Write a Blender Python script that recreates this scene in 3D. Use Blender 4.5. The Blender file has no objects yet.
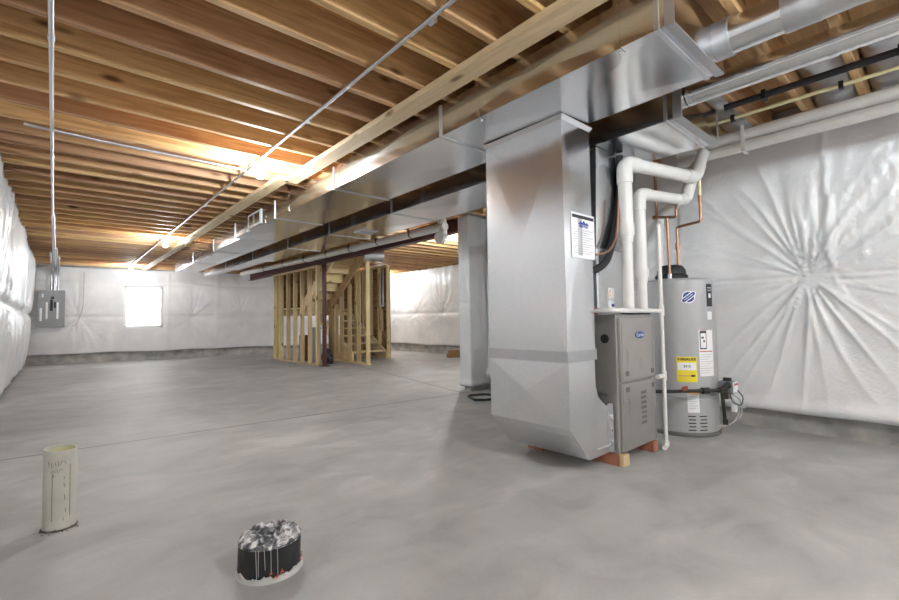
import bpy, bmesh, math, random
from mathutils import Vector, Matrix, Euler, noise
random.seed(4)
SC = bpy.context.scene
COL = SC.collection
PI = math.pi
JB = 2.42          # underside of the joists
JH = .235

# ------------------------------------------------------------------ materials
MATS = {}
def new_mat(name):
    m = bpy.data.materials.new(name); m.use_nodes = True
    nt = m.node_tree; b = nt.nodes['Principled BSDF']
    MATS[name] = m
    return m, nt, b
def link(nt, a, b): nt.links.new(a, b)
def node(nt, t, **k):
    n = nt.nodes.new(t)
    for a, v in k.items():
        if hasattr(n, a): setattr(n, a, v)
        else: n.inputs[a].default_value = v
    return n
def ramp(nt, fac, stops):
    r = nt.nodes.new('ShaderNodeValToRGB')
    el = r.color_ramp.elements
    while len(el) < len(stops): el.new(.5)
    for e, (p, c) in zip(el, stops): e.position = p; e.color = (*c, 1)
    link(nt, fac, r.inputs[0]); return r
def coords(nt, scale=(1, 1, 1), kind='Object', jitter=False):
    tc = nt.nodes.new('ShaderNodeTexCoord'); mp = nt.nodes.new('ShaderNodeMapping')
    mp.inputs['Scale'].default_value = scale
    link(nt, tc.outputs[kind], mp.inputs['Vector'])
    if jitter:
        oi = nt.nodes.new('ShaderNodeObjectInfo'); mu = node(nt, 'ShaderNodeMath', operation='MULTIPLY'); mu.inputs[1].default_value = 37.
        link(nt, oi.outputs['Random'], mu.inputs[0]); cb = nt.nodes.new('ShaderNodeCombineXYZ')
        for i in range(3): link(nt, mu.outputs[0], cb.inputs[i])
        link(nt, cb.outputs[0], mp.inputs['Location'])
    return mp.outputs['Vector']
def bump(nt, b, h, strength=.2, dist=.01):
    bp = nt.nodes.new('ShaderNodeBump'); bp.inputs['Strength'].default_value = strength; bp.inputs['Distance'].default_value = dist
    link(nt, h, bp.inputs['Height']); link(nt, bp.outputs[0], b.inputs['Normal'])
def plain(name, col, rough=.5, metal=0., spec=.5, noise_amt=0.):
    m, nt, b = new_mat(name)
    b.inputs['Base Color'].default_value = (*col, 1); b.inputs['Roughness'].default_value = rough
    b.inputs['Metallic'].default_value = metal; b.inputs['Specular IOR Level'].default_value = spec
    n = node(nt, 'ShaderNodeTexNoise'); n.inputs['Scale'].default_value = 9.; n.inputs['Detail'].default_value = 3
    link(nt, coords(nt), n.inputs['Vector'])
    k = max(noise_amt, .04)
    r = ramp(nt, n.outputs['Fac'], [(.3, [c * (1 - k) for c in col]), (.7, [min(1, c * (1 + k)) for c in col])])
    link(nt, r.outputs[0], b.inputs['Base Color'])
    return m
def wood(name, c0, c1, axis=0, knots=True, rough=.6, var=.25):
    m, nt, b = new_mat(name)
    sc = [16, 16, 16]; sc[axis] = 1.1
    v = coords(nt, sc, jitter=True)
    n = node(nt, 'ShaderNodeTexNoise'); n.inputs['Scale'].default_value = 1.6; n.inputs['Detail'].default_value = 5; n.inputs['Distortion'].default_value = 1.2
    link(nt, v, n.inputs['Vector'])
    r = ramp(nt, n.outputs['Fac'], [(.3, c0), (.7, c1)])
    oi = nt.nodes.new('ShaderNodeObjectInfo')
    mr = node(nt, 'ShaderNodeMapRange'); mr.inputs['To Min'].default_value = 1 - var; mr.inputs['To Max'].default_value = 1 + var * .6
    link(nt, oi.outputs['Random'], mr.inputs['Value'])
    hs = nt.nodes.new('ShaderNodeHueSaturation'); link(nt, r.outputs[0], hs.inputs['Color']); link(nt, mr.outputs[0], hs.inputs['Value'])
    mrh = node(nt, 'ShaderNodeMapRange'); mrh.inputs['To Min'].default_value = .485; mrh.inputs['To Max'].default_value = .51
    link(nt, oi.outputs['Random'], mrh.inputs['Value']); link(nt, mrh.outputs[0], hs.inputs['Hue'])
    col = hs.outputs[0]
    if knots:
        ks = [7, 7, 7]; ks[axis] = 2.6
        vo = nt.nodes.new('ShaderNodeTexVoronoi'); vo.inputs['Scale'].default_value = .8
        link(nt, coords(nt, ks, jitter=True), vo.inputs['Vector'])
        kr = ramp(nt, vo.outputs['Distance'], [(.06, (1, 1, 1)), (.15, (0, 0, 0))])
        mx = nt.nodes.new('ShaderNodeMix'); mx.data_type = 'RGBA'
        link(nt, kr.outputs[0], mx.inputs[0]); link(nt, col, mx.inputs[6]); mx.inputs[7].default_value = (c0[0] * .35, c0[1] * .25, c0[2] * .2, 1)
        col = mx.outputs[2]
    link(nt, col, b.inputs['Base Color']); b.inputs['Roughness'].default_value = rough
    bump(nt, b, n.outputs['Fac'], .15, .004)
    return m
wood('joist_wood', (.42, .225, .09), (.70, .45, .225), 0, var=.30)
wood('pine_y', (.62, .46, .25), (.80, .64, .40), 1)
wood('pine_z', (.58, .44, .22), (.76, .60, .34), 2)
wood('pine_x', (.58, .44, .22), (.76, .60, .34), 0)
wood('plywood', (.40, .24, .11), (.55, .35, .17), 0, knots=False)
m, nt, b = new_mat('osb')
vo = nt.nodes.new('ShaderNodeTexVoronoi'); vo.inputs['Scale'].default_value = 18.; link(nt, coords(nt, (1, .4, 1)), vo.inputs['Vector'])
r = ramp(nt, vo.outputs['Color'], [(.2, (.20, .12, .055)), (.8, (.36, .24, .11))]); link(nt, r.outputs[0], b.inputs['Base Color']); b.inputs['Roughness'].default_value = .75

# concrete floor
m, nt, b = new_mat('floor_concrete')
v1 = coords(nt, (1, 1, 1), 'Object')
n1 = node(nt, 'ShaderNodeTexNoise'); n1.inputs['Scale'].default_value = .9; n1.inputs['Detail'].default_value = 7; n1.inputs['Roughness'].default_value = .62; n1.inputs['Distortion'].default_value = .5
link(nt, v1, n1.inputs['Vector'])
n2 = node(nt, 'ShaderNodeTexNoise'); n2.inputs['Scale'].default_value = 2.3; n2.inputs['Detail'].default_value = 8; n2.inputs['Distortion'].default_value = .8
link(nt, coords(nt, (1, 1.5, 1), 'Object'), n2.inputs['Vector'])
n3 = node(nt, 'ShaderNodeTexNoise'); n3.inputs['Scale'].default_value = 60.; n3.inputs['Detail'].default_value = 3
link(nt, v1, n3.inputs['Vector'])
a = node(nt, 'ShaderNodeMath', operation='ADD'); link(nt, n1.outputs['Fac'], a.inputs[0]); link(nt, n2.outputs['Fac'], a.inputs[1])
s = node(nt, 'ShaderNodeMath', operation='MULTIPLY_ADD'); link(nt, n3.outputs['Fac'], s.inputs[0]); s.inputs[1].default_value = .12; link(nt, a.outputs[0], s.inputs[2])
hf = node(nt, 'ShaderNodeMath', operation='MULTIPLY'); link(nt, s.outputs[0], hf.inputs[0]); hf.inputs[1].default_value = .48
r = ramp(nt, hf.outputs[0], [(.36, (.27, .27, .26)), (.46, (.335, .335, .322)), (.54, (.38, .38, .366)), (.64, (.465, .465, .45))])
# control joints, tooled into the slab
sx = nt.nodes.new('ShaderNodeSeparateXYZ'); link(nt, v1, sx.inputs[0])
def absdist(expr_in, mul, off):
    q = node(nt, 'ShaderNodeMath', operation='MULTIPLY_ADD'); link(nt, sx.outputs[0], q.inputs[0]); q.inputs[1].default_value = mul
    link(nt, sx.outputs[1], q.inputs[2])
    w = node(nt, 'ShaderNodeMath', operation='SUBTRACT'); link(nt, q.outputs[0], w.inputs[0]); w.inputs[1].default_value = off
    e = node(nt, 'ShaderNodeMath', operation='ABSOLUTE'); link(nt, w.outputs[0], e.inputs[0]); return e.outputs[0]
d1 = absdist(None, .075, 4.553)
jr = ramp(nt, d1, [(.007, (0, 0, 0)), (.016, (1, 1, 1))])
q = node(nt, 'ShaderNodeMath', operation='MULTIPLY_ADD'); link(nt, sx.outputs[1], q.inputs[0]); q.inputs[1].default_value = -.207; link(nt, sx.outputs[0], q.inputs[2])
w = node(nt, 'ShaderNodeMath', operation='SUBTRACT'); link(nt, q.outputs[0], w.inputs[0]); w.inputs[1].default_value = 3.097
e = node(nt, 'ShaderNodeMath', operation='ABSOLUTE'); link(nt, w.outputs[0], e.inputs[0])
gt = node(nt, 'ShaderNodeMath', operation='LESS_THAN'); link(nt, sx.outputs[1], gt.inputs[0]); gt.inputs[1].default_value = 4.25
ee = node(nt, 'ShaderNodeMath', operation='ADD'); link(nt, e.outputs[0], ee.inputs[0]); link(nt, gt.outputs[0], ee.inputs[1])
jr2 = ramp(nt, ee.outputs[0], [(.007, (0, 0, 0)), (.016, (1, 1, 1))])
jm = nt.nodes.new('ShaderNodeMix'); jm.data_type = 'RGBA'; jm.blend_type = 'MULTIPLY'; jm.inputs[0].default_value = 1.
link(nt, jr.outputs[0], jm.inputs[6]); link(nt, jr2.outputs[0], jm.inputs[7])
mx = nt.nodes.new('ShaderNodeMix'); mx.data_type = 'RGBA'; link(nt, jm.outputs[2], mx.inputs[0]); mx.inputs[6].default_value = (.15, .145, .135, 1)
link(nt, r.outputs[0], mx.inputs[7]); link(nt, mx.outputs[2], b.inputs['Base Color'])
rr = node(nt, 'ShaderNodeMapRange'); rr.inputs['To Min'].default_value = .46; rr.inputs['To Max'].default_value = .75; link(nt, n2.outputs['Fac'], rr.inputs['Value']); link(nt, rr.outputs[0], b.inputs['Roughness'])
hh = node(nt, 'ShaderNodeMath', operation='MULTIPLY_ADD'); link(nt, jm.outputs[2], hh.inputs[0]); hh.inputs[1].default_value = 1.; link(nt, hf.outputs[0], hh.inputs[2])
bump(nt, b, hh.outputs[0], .12, .01)

m, nt, b = new_mat('wall_concrete')
n1 = node(nt, 'ShaderNodeTexNoise'); n1.inputs['Scale'].default_value = 5.; n1.inputs['Detail'].default_value = 9; link(nt, coords(nt), n1.inputs['Vector'])
r = ramp(nt, n1.outputs['Fac'], [(.35, (.30, .295, .28)), (.65, (.50, .49, .46))]); link(nt, r.outputs[0], b.inputs['Base Color']); b.inputs['Roughness'].default_value = .85
bump(nt, b, n1.outputs['Fac'], .5, .01)

# white plastic facing of the insulation
m, nt, b = new_mat('white_plastic_sheet')
n1 = node(nt, 'ShaderNodeTexNoise'); n1.inputs['Scale'].default_value = 2.2; n1.inputs['Detail'].default_value = 6; link(nt, coords(nt), n1.inputs['Vector'])
r = ramp(nt, n1.outputs['Fac'], [(.3, (.66, .665, .675)), (.7, (.78, .78, .785))]); link(nt, r.outputs[0], b.inputs['Base Color'])
b.inputs['Roughness'].default_value = .30; b.inputs['Specular IOR Level'].default_value = .6
n2 = node(nt, 'ShaderNodeTexNoise'); n2.inputs['Scale'].default_value = 14.; n2.inputs['Detail'].default_value = 5; n2.inputs['Distortion'].default_value = 2.
link(nt, coords(nt), n2.inputs['Vector']); bump(nt, b, n2.outputs['Fac'], .35, .012)

def metal(name, col, r0, r1, spangle=True, b_amt=.05):
    m, nt, b = new_mat(name)
    b.inputs['Metallic'].default_value = 1.
    n1 = node(nt, 'ShaderNodeTexNoise'); n1.inputs['Scale'].default_value = 3.; n1.inputs['Detail'].default_value = 5; link(nt, coords(nt), n1.inputs['Vector'])
    mr = node(nt, 'ShaderNodeMapRange'); mr.inputs['To Min'].default_value = r0; mr.inputs['To Max'].default_value = r1
    link(nt, n1.outputs['Fac'], mr.inputs['Value']); link(nt, mr.outputs[0], b.inputs['Roughness'])
    vo = nt.nodes.new('ShaderNodeTexVoronoi'); vo.inputs['Scale'].default_value = 90.; link(nt, coords(nt), vo.inputs['Vector'])
    r = ramp(nt, vo.outputs['Color'], [(0., [c * .93 for c in col]), (1., col)]); link(nt, r.outputs[0], b.inputs['Base Color'])
    n2 = node(nt, 'ShaderNodeTexNoise'); n2.inputs['Scale'].default_value = 2.5; n2.inputs['Detail'].default_value = 2; link(nt, coords(nt), n2.inputs['Vector'])
    bump(nt, b, n2.outputs['Fac'], b_amt, .05)
    return m
metal('galv', (.76, .77, .79), .14, .22, b_amt=.03)
metal('galv_dull', (.76, .77, .79), .34, .42, b_amt=.02)
metal('galv_drop', (.78, .79, .81), .20, .27, b_amt=.02)
metal('galv_shiny', (.80, .81, .82), .14, .22)
metal('emt', (.62, .63, .65), .3, .4)
metal('copper', (.46, .27, .18), .35, .5)
metal('chrome', (.8, .8, .8), .1, .2)
metal('duct_tape', (.56, .565, .58), .40, .5, b_amt=.35)
metal('foil', (.50, .50, .52), .25, .4, b_amt=.9)
plain('pvc', (.74, .73, .70), .32)
plain('pvc_old', (.52, .51, .455), .45, noise_amt=.1)
plain('pvc_inside', (.62, .60, .36), .6)
plain('pex', (.78, .72, .42), .4)
plain('black_rubber', (.015, .015, .016), .5)
plain('black_foam', (.018, .018, .02), .7)
plain('black_iron', (.03, .028, .027), .45, .3)
plain('furnace_paint', (.40, .39, .365), .32, .6)
plain('furnace_dark', (.17, .165, .15), .5, .3)
plain('heater_paint', (.42, .425, .43), .35, .15)
plain('red_steel', (.085, .018, .018), .5)
plain('red_plastic', (.30, .05, .03), .5)
plain('brick', (.42, .17, .10), .85, noise_amt=.35)
plain('white_paint', (.8, .8, .8), .5)
plain('paper', (.82, .82, .83), .6)
plain('ink', (.03, .03, .035), .6)
plain('ink_grey', (.35, .35, .37), .6)
plain('ink_blue', (.03, .06, .30), .5)
plain('ink_red', (.5, .10, .07), .5)
plain('label_yellow', (.85, .70, .03), .5)
plain('label_orange', (.75, .38, .15), .5)
plain('marker_green', (.12, .13, .03), .6)
plain('panel_grey', (.30, .31, .32), .45, .2)
plain('cardboard', (.30, .17, .08), .8)
plain('grey_bin', (.22, .23, .25), .5)
plain('black_bag', (.03, .03, .04), .3)
plain('dirt', (.10, .08, .06), .9)
plain('white_ceramic', (.85, .85, .85), .25)
plain('plaster', (.50, .495, .48), .8, noise_amt=.15)
# crumpled tape and plaster over the black stub
m, nt, b = new_mat('plastered_tape')
n1 = node(nt, 'ShaderNodeTexNoise'); n1.inputs['Scale'].default_value = 24.; n1.inputs['Detail'].default_value = 5; n1.inputs['Distortion'].default_value = 1.5; link(nt, coords(nt), n1.inputs['Vector'])
r = ramp(nt, n1.outputs['Fac'], [(.40, (.05, .05, .055)), (.50, (.17, .17, .18)), (.56, (.36, .36, .37)), (.64, (.68, .68, .67))]); link(nt, r.outputs[0], b.inputs['Base Color']); b.inputs['Roughness'].default_value = .45
def emit(name, col, s):
    m, nt, b = new_mat(name)
    b.inputs['Base Color'].default_value = (*col, 1)
    b.inputs['Emission Color'].default_value = (*col, 1); b.inputs['Emission Strength'].default_value = s
    return m
BULB = 360.
emit('bulb_glow', (.90, .96, 1.), BULB)
emit('daylight_pane', (.93, .97, 1.), 1.6)
emit('bulb_glow_soft', (.90, .96, 1.), BULB * .56)
emit('bulb_glow_dim', (.90, .96, 1.), BULB * .64)
emit('bulb_glow_strong', (.90, .96, 1.), BULB * 1.05)

# ------------------------------------------------------------------ building helpers
def link_bm(name, bm, mat, parent=None, smooth=False, base=None):
    """one mesh object; its origin sits at the middle of its base"""
    bm.normal_update()
    vs = [v.co for v in bm.verts]
    lo = Vector([min(v[i] for v in vs) for i in range(3)]); hi = Vector([max(v[i] for v in vs) for i in range(3)])
    org = Vector(base) if base else Vector(((lo.x + hi.x) / 2, (lo.y + hi.y) / 2, lo.z))
    for v in bm.verts: v.co -= org
    me = bpy.data.meshes.new(name); bm.to_mesh(me); bm.free()
    me.materials.append(MATS[mat])
    if smooth:
        for p in me.polygons: p.use_smooth = True
        if smooth == 'auto':
            me.set_sharp_from_angle(angle=math.radians(35))
    o = bpy.data.objects.new(name, me); COL.objects.link(o)
    o.location = org
    if parent:
        o.parent = parent
        w = Vector((0, 0, 0)); p = parent
        while p: w += p.location; p = p.parent
        o.location = org - w
    return o
def tag(o, label, cat, group=None, kind=None):
    o['label'] = label; o['category'] = cat
    if group: o['group'] = group
    if kind: o['kind'] = kind
    return o
def empty(name, loc, label, cat, group=None):
    o = bpy.data.objects.new(name, None); COL.objects.link(o); o.location = loc; o.empty_display_size = .1
    return tag(o, label, cat, group)
def structure(o): o['kind'] = 'structure'; return o

def box(bm, x0, x1, y0, y1, z0, z1, bevel=0.):
    r = bmesh.ops.create_cube(bm, size=1.)
    vs = r['verts']
    for v in vs: v.co = Vector(((x0 + x1) / 2 + v.co.x * (x1 - x0), (y0 + y1) / 2 + v.co.y * (y1 - y0), (z0 + z1) / 2 + v.co.z * (z1 - z0)))
    if bevel:
        es = list({e for v in vs for e in v.link_edges})
        bmesh.ops.bevel(bm, geom=es, offset=bevel, segments=2, affect='EDGES', profile=.5)
    return vs
def B(name, x0, x1, y0, y1, z0, z1, mat, parent=None, bevel=0.):
    bm = bmesh.new(); box(bm, x0, x1, y0, y1, z0, z1, bevel); return link_bm(name, bm, mat, parent)
def tube(bm, pts, r, seg=16, cap=True, fillet=0.):
    """swept tube; corners rounded by fillet; r may be a list per point (no fillet then)"""
    P = [Vector(p) for p in pts]
    if fillet:
        Q = [P[0]]
        for i in range(1, len(P) - 1):
            a = (P[i - 1] - P[i]); c = (P[i + 1] - P[i]); f = min(fillet, a.length * .49, c.length * .49)
            A = P[i] + a.normalized() * f; C_ = P[i] + c.normalized() * f
            for k in range(7):
                t = k / 6; Q.append(A * (1 - t) ** 2 + P[i] * 2 * t * (1 - t) + C_ * t ** 2)
        Q.append(P[-1]); P = Q
    R = r if isinstance(r, (list, tuple)) else [r] * len(P)
    rings = []; up = None
    for i, p in enumerate(P):
        t = (P[min(i + 1, len(P) - 1)] - P[max(i - 1, 0)])
        if t.length < 1e-7: t = Vector((0, 0, 1))
        t.normalize()
        if up is None: up = t.orthogonal().normalized()
        up = (up - t * up.dot(t)).normalized(); s = t.cross(up)
        rings.append([bm.verts.new(p + (up * math.cos(2 * PI * k / seg) + s * math.sin(2 * PI * k / seg)) * R[i]) for k in range(seg)])
    for a, c in zip(rings, rings[1:]):
        for k in range(seg): bm.faces.new((a[k], a[(k + 1) % seg], c[(k + 1) % seg], c[k]))
    if cap: bm.faces.new(rings[0][::-1]); bm.faces.new(rings[-1])
def T(name, pts, r, mat, parent=None, fillet=0., seg=16, cap=True):
    bm = bmesh.new(); tube(bm, pts, r, seg, cap, fillet); return link_bm(name, bm, mat, parent, smooth='auto')
def lathe(bm, prof, c, seg=32, axis='z'):
    rings = []
    for r, z in prof:
        rings.append([bm.verts.new((c[0] + r * math.cos(2 * PI * k / seg), c[1] + r * math.sin(2 * PI * k / seg), c[2] + z)) for k in range(seg)])
    for a, d in zip(rings, rings[1:]):
        for k in range(seg): bm.faces.new((a[k], a[(k + 1) % seg], d[(k + 1) % seg], d[k]))
    bm.faces.new(rings[0][::-1]); bm.faces.new(rings[-1])
def L(name, prof, c, mat, parent=None, seg=32):
    bm = bmesh.new(); lathe(bm, prof, c, seg); return link_bm(name, bm, mat, parent, smooth='auto')
def prism(bm, poly, axis, a, b_):
    """poly of 2-D points extruded along axis from a to b"""
    def P(p, w): return {'x': (w, p[0], p[1]), 'y': (p[0], w, p[1]), 'z': (p[0], p[1], w)}[axis]
    A = [bm.verts.new(P(p, a)) for p in poly]; C_ = [bm.verts.new(P(p, b_)) for p in poly]
    n = len(poly)
    bm.faces.new(A[::-1]); bm.faces.new(C_)
    for i in range(n): bm.faces.new((A[i], A[(i + 1) % n], C_[(i + 1) % n], C_[i]))
    bmesh.ops.recalc_face_normals(bm, faces=bm.faces)
def crossbox(bm, lo, hi, push=.006, skip=()):
    """sheet-metal box: every face is cross-broken (its middle stands proud)"""
    x0, y0, z0 = lo; x1, y1, z1 = hi
    v = {}
    for i in (0, 1):
        for j in (0, 1):
            for k in (0, 1): v[i, j, k] = bm.verts.new(((x0, x1)[i], (y0, y1)[j], (z0, z1)[k]))
    F = {'-x': [(0, 0, 0), (0, 0, 1), (0, 1, 1), (0, 1, 0)], '+x': [(1, 0, 0), (1, 1, 0), (1, 1, 1), (1, 0, 1)],
         '-y': [(0, 0, 0), (1, 0, 0), (1, 0, 1), (0, 0, 1)], '+y': [(0, 1, 0), (0, 1, 1), (1, 1, 1), (1, 1, 0)],
         '-z': [(0, 0, 0), (0, 1, 0), (1, 1, 0), (1, 0, 0)], '+z': [(0, 0, 1), (1, 0, 1), (1, 1, 1), (0, 1, 1)]}
    N = {'-x': (-1, 0, 0), '+x': (1, 0, 0), '-y': (0, -1, 0), '+y': (0, 1, 0), '-z': (0, 0, -1), '+z': (0, 0, 1)}
    for f, c in F.items():
        if f in skip: continue
        q = [v[t] for t in c]; m = sum((a.co for a in q), Vector()) / 4 + Vector(N[f]) * push; mv = bm.verts.new(m)
        for i in range(4): bm.faces.new((q[i], q[(i + 1) % 4], mv))
def loft(bm, A, C_, push=.008):
    """4-sided transition between two rectangles (lists of 4 points), faces cross-broken"""
    a = [bm.verts.new(p) for p in A]; c = [bm.verts.new(p) for p in C_]
    ctr = sum((Vector(p) for p in list(A) + list(C_)), Vector()) / 8
    for i in range(4):
        q = [a[i], a[(i + 1) % 4], c[(i + 1) % 4], c[i]]; m = sum((x.co for x in q), Vector()) / 4
        n = (q[1].co - q[0].co).cross(q[3].co - q[0].co).normalized()
        if n.dot(m - ctr) < 0: n = -n
        mv = bm.verts.new(m + n * push)
        for k in range(4): bm.faces.new((q[k], q[(k + 1) % 4], mv))
    bm.faces.new(a[::-1]); bm.faces.new(c)
    bmesh.ops.recalc_face_normals(bm, faces=bm.faces)
def text(name, body, size, loc, rot, mat, parent, extrude=.0006, bold=0., bm=None):
    """lettering as a mesh; with bm the letters are added to it instead"""
    cu = bpy.data.curves.new(name, 'FONT'); cu.body = body; cu.size = size; cu.extrude = extrude; cu.align_x = 'CENTER'; cu.align_y = 'CENTER'; cu.offset = bold
    o = bpy.data.objects.new(name, cu); COL.objects.link(o)
    dg = bpy.context.evaluated_depsgraph_get(); me = bpy.data.meshes.new_from_object(o.evaluated_get(dg))
    m = Matrix.Translation(loc) @ Euler(rot).to_matrix().to_4x4(); me.transform(m)
    bpy.data.objects.remove(o); bpy.data.curves.remove(cu)
    own = bm is None
    if own: bm = bmesh.new()
    bm.from_mesh(me); bpy.data.meshes.remove(me)
    return link_bm(name, bm, mat, parent) if own else bm
def nz(x, y, z=0.): return noise.noise(Vector((x, y, z)))

# ------------------------------------------------------------------ plastic-faced insulation sheets
def sheet(name, O, U, N, W, zb, zt, res, disp, mat='white_plastic_sheet', hole=None, topoff=None, thick=.03):
    """sheet hanging from zt down to zb(u); U runs along the wall, N points into the room"""
    O, U, N = Vector(O), Vector(U).normalized(), Vector(N).normalized()
    nu = max(2, int(W / res)); nv = max(2, int((zt - zb(0)) / res))
    bm = bmesh.new(); g = []
    for i in range(nu + 1):
        u = W * i / nu; b0 = zb(u); row = []
        for j in range(nv + 1):
            z = b0 + (zt - b0) * j / nv
            d = disp(u, z, j / nv)
            if topoff: d += topoff(z)
            row.append(bm.verts.new(O + U * u + N * d + Vector((0, 0, z))))
        g.append(row)
    for i in range(nu):
        for j in range(nv):
            u = W * (i + .5) / nu; z = zb(u) + (zt - zb(u)) * (j + .5) / nv
            if hole and hole[0] < u < hole[1] and hole[2] < z < hole[3]: continue
            bm.faces.new((g[i][j], g[i + 1][j], g[i + 1][j + 1], g[i][j + 1]))
    bm.normal_update()
    if sum((f.normal for f in bm.faces), Vector()).dot(N) < 0: bmesh.ops.reverse_faces(bm, faces=bm.faces)
    o = link_bm(name, bm, mat, smooth=True)
    md = o.modifiers.new('thickness', 'SOLIDIFY'); md.thickness = .004; md.offset = -1
    return o
def folds(pins, lines=(), seams=(), seed=0., bulge=.03, hang=.005):
    def f(u, z, t):
        d = bulge * (.5 + nz(u * .9 + seed, z * 1.1, seed)) + hang * nz(u * 7 + seed, z * .7, 3.)
        d += .004 * nz(u * 3.5, z * 3.5, seed + 5)
        for (pu, pz, R, A, k) in pins:
            dx, dz = u - pu, z - pz; r = math.hypot(dx, dz)
            if r > R * 3.2: continue
            th = math.atan2(dz, dx)
            n = 1 - 2. * abs(nz(math.cos(th) * k + seed, math.sin(th) * k, r * .8 + seed + pu))
            n = max(0., n) ** 2.6
            n2 = nz(math.cos(th) * k * 2.3 + 9, math.sin(th) * k * 2.3, r * 1.5)
            env = math.exp(-(r / R) ** 1.3) * min(1., r / .10)
            env *= .30 + .70 * abs(math.sin(th)) ** 1.3
            d += A * env * (n - .35 + .35 * n2)
            d -= A * 1.1 * math.exp(-(r / (R * .22)) ** 1.)
        for (lz, A, w) in lines:
            zz = lz + .01 * nz(u * 2, seed)
            d -= A * math.exp(-abs(z - zz) / w)
        for (su, A, w, z0, z1) in seams:
            if z0 < z < z1: d += (A * math.exp(-((u - su - .01 * nz(z * 5, seed)) / w) ** 2)) * (1 + .9 * nz(u * 25, z * 12, 7))
        return max(d, -.034)
    return f

# ------------------------------------------------------------------ room shell
FY = 14.3
structure(B('floor', -1.0, 9.0, -3.3, 16.0, -.12, 0, 'floor_concrete')).data
fl = bpy.data.objects['floor']
for v in fl.data.vertices: v.co += fl.location     # texture space = world space
fl.location = (0, 0, 0)
structure(B('ceiling', -1.0, 9.0, -3.3, 16.0, JB + JH + .002, JB + JH + .03, 'plywood'))
structure(B('wall_left', -.95, -.64, -3.3, 15.6, 0, JB + JH, 'wall_concrete'))
structure(B('wall_back', -.95, 8.5, -3.3, -3.0, 0, JB + JH, 'wall_concrete'))
structure(B('wall_right', 4.53, 4.80, -3.0, 4.30, 0, JB + JH, 'wall_concrete'))
# stub that closes the near room and turns the corner towards the bright bay
structure(B('wall_corner', 4.16, 8.4, 4.30, 4.42, 0, JB - .01, 'wall_concrete'))
structure(B('wall_bay', 8.12, 8.40, 4.62, 15.6, 0, JB + JH, 'wall_concrete'))
# far wall with the opening for the window, turned a little as in the room
FA = Vector((-.60, 14.95, 0)); FBv = Vector((8.2, 13.55, 0))
FU = (FBv - FA).normalized(); FN = Vector((FU.y, -FU.x, 0)); FW = (FBv - FA).length
WIN = (1.97, 2.83, .88, 1.98)      # window along the wall and in height
bm = bmesh.new()
def wall_piece(u0, u1, z0, z1, d0=0., d1=.28):
    q = []
    for u, d in ((u0, d0), (u1, d0), (u1, d1), (u0, d1)):
        p = FA + FU * u - FN * d; q.append((p.x, p.y))
    prism(bm, q, 'z', z0, z1)
wall_piece(0, WIN[0], 0, JB + JH); wall_piece(WIN[1], FW, 0, JB + JH); wall_piece(WIN[0], WIN[1], 0, WIN[2]); wall_piece(WIN[0], WIN[1], WIN[3], JB + JH)
structure(link_bm('wall_far', bm, 'wall_concrete'))
win = bpy.data.objects.new('window_1', None); COL.objects.link(win); structure(win); win.location = FA + FU * (WIN[0] + WIN[1]) / 2 + Vector((0, 0, WIN[2]))
bm = bmesh.new()
for (u0, u1, z0, z1) in ((WIN[0] - .01, WIN[0] + .05, WIN[2], WIN[3]), (WIN[1] - .05, WIN[1], WIN[2], WIN[3]), (WIN[0], WIN[1], WIN[2], WIN[2] + .05), (WIN[0], WIN[1], WIN[3] - .05, WIN[3])):
    wall_piece(u0, u1, z0, z1, -.07, .13)
link_bm('window_frame', bm, 'white_paint', win)
bm = bmesh.new(); wall_piece(WIN[0] + .04, WIN[1] - .04, WIN[2] + .04, WIN[3] - .04, .10, .11)
link_bm('window_pane', bm, 'daylight_pane', win)

PL = 'insulation blankets on the foundation walls'
# right wall, near
W0 = -3.0
def Yw(y): return y - W0
f_right = folds([(Yw(.75), 1.255, .66, .042, 5.5), (Yw(-.75), 1.24, .5, .045, 5.), (Yw(2.3), 1.2, .5, .04, 5.), (Yw(-2.0), 1.25, .45, .04, 5.), (Yw(.62), 1.33, .30, .02, 4.)],
                lines=[(1.215, .022, .02), (1.26, .014, .015)], seams=[(Yw(.60), .016, .03, 1.3, 2.4), (Yw(.22), .010, .10, 1.5, 2.2)], seed=2.3, bulge=.030)
def f_right2(u, z, t):
    d = f_right(u, z, t)
    y = u + W0
    # crinkled strip beside the lap seam
    w = math.exp(-((y - .42) / .16) ** 2) * (1 if z > 1.35 else max(0, (z - 1.2) / .15))
    d += .012 * w * abs(nz(y * 16, z * 9, 2.))
    d = max(d, -.045)
    # slack roll along the hem
    d += .035 * math.exp(-((z - .21 - .02 * nz(y * 1.3, 4.)) / .05) ** 2)
    return d
o = sheet('insulation_blanket', (4.47, W0, 0), (0, 1, 0), (-1, 0, 0), 7.25, lambda u: .165 + .03 * nz(u * 1.4, 1.) - .015 * (u > 4.2), JB + .12, .0135, f_right2)
tag(o, 'white plastic-faced insulation on the wall behind the water heater, folds radiating from a pinned point', 'wall insulation', PL)
# far wall
p_far = [(1.0 + 1.25 * k, 1.16 + .05 * math.sin(k * 2.1), .42, .045, 4.2) for k in range(7) if k != 1]
f_far = folds(p_far, lines=[(1.17, .03, .035), (2.05, .012, .03)], seams=[(2.95, .012, .03, .2, 2.4), (4.15, .012, .03, .2, 2.4)], seed=7.1, bulge=.05)
o = sheet('insulation_blanket', FA + FN * .05 + FU * .02, FU, FN, FW - .1, lambda u: .245 + .03 * nz(u * .9, 2.) - .03 * u / 8, JB + .02, .032, f_far, hole=(WIN[0], WIN[1], WIN[2], WIN[3]))
tag(o, 'white plastic-faced insulation across the far wall around the bright window', 'wall insulation', PL)
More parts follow.
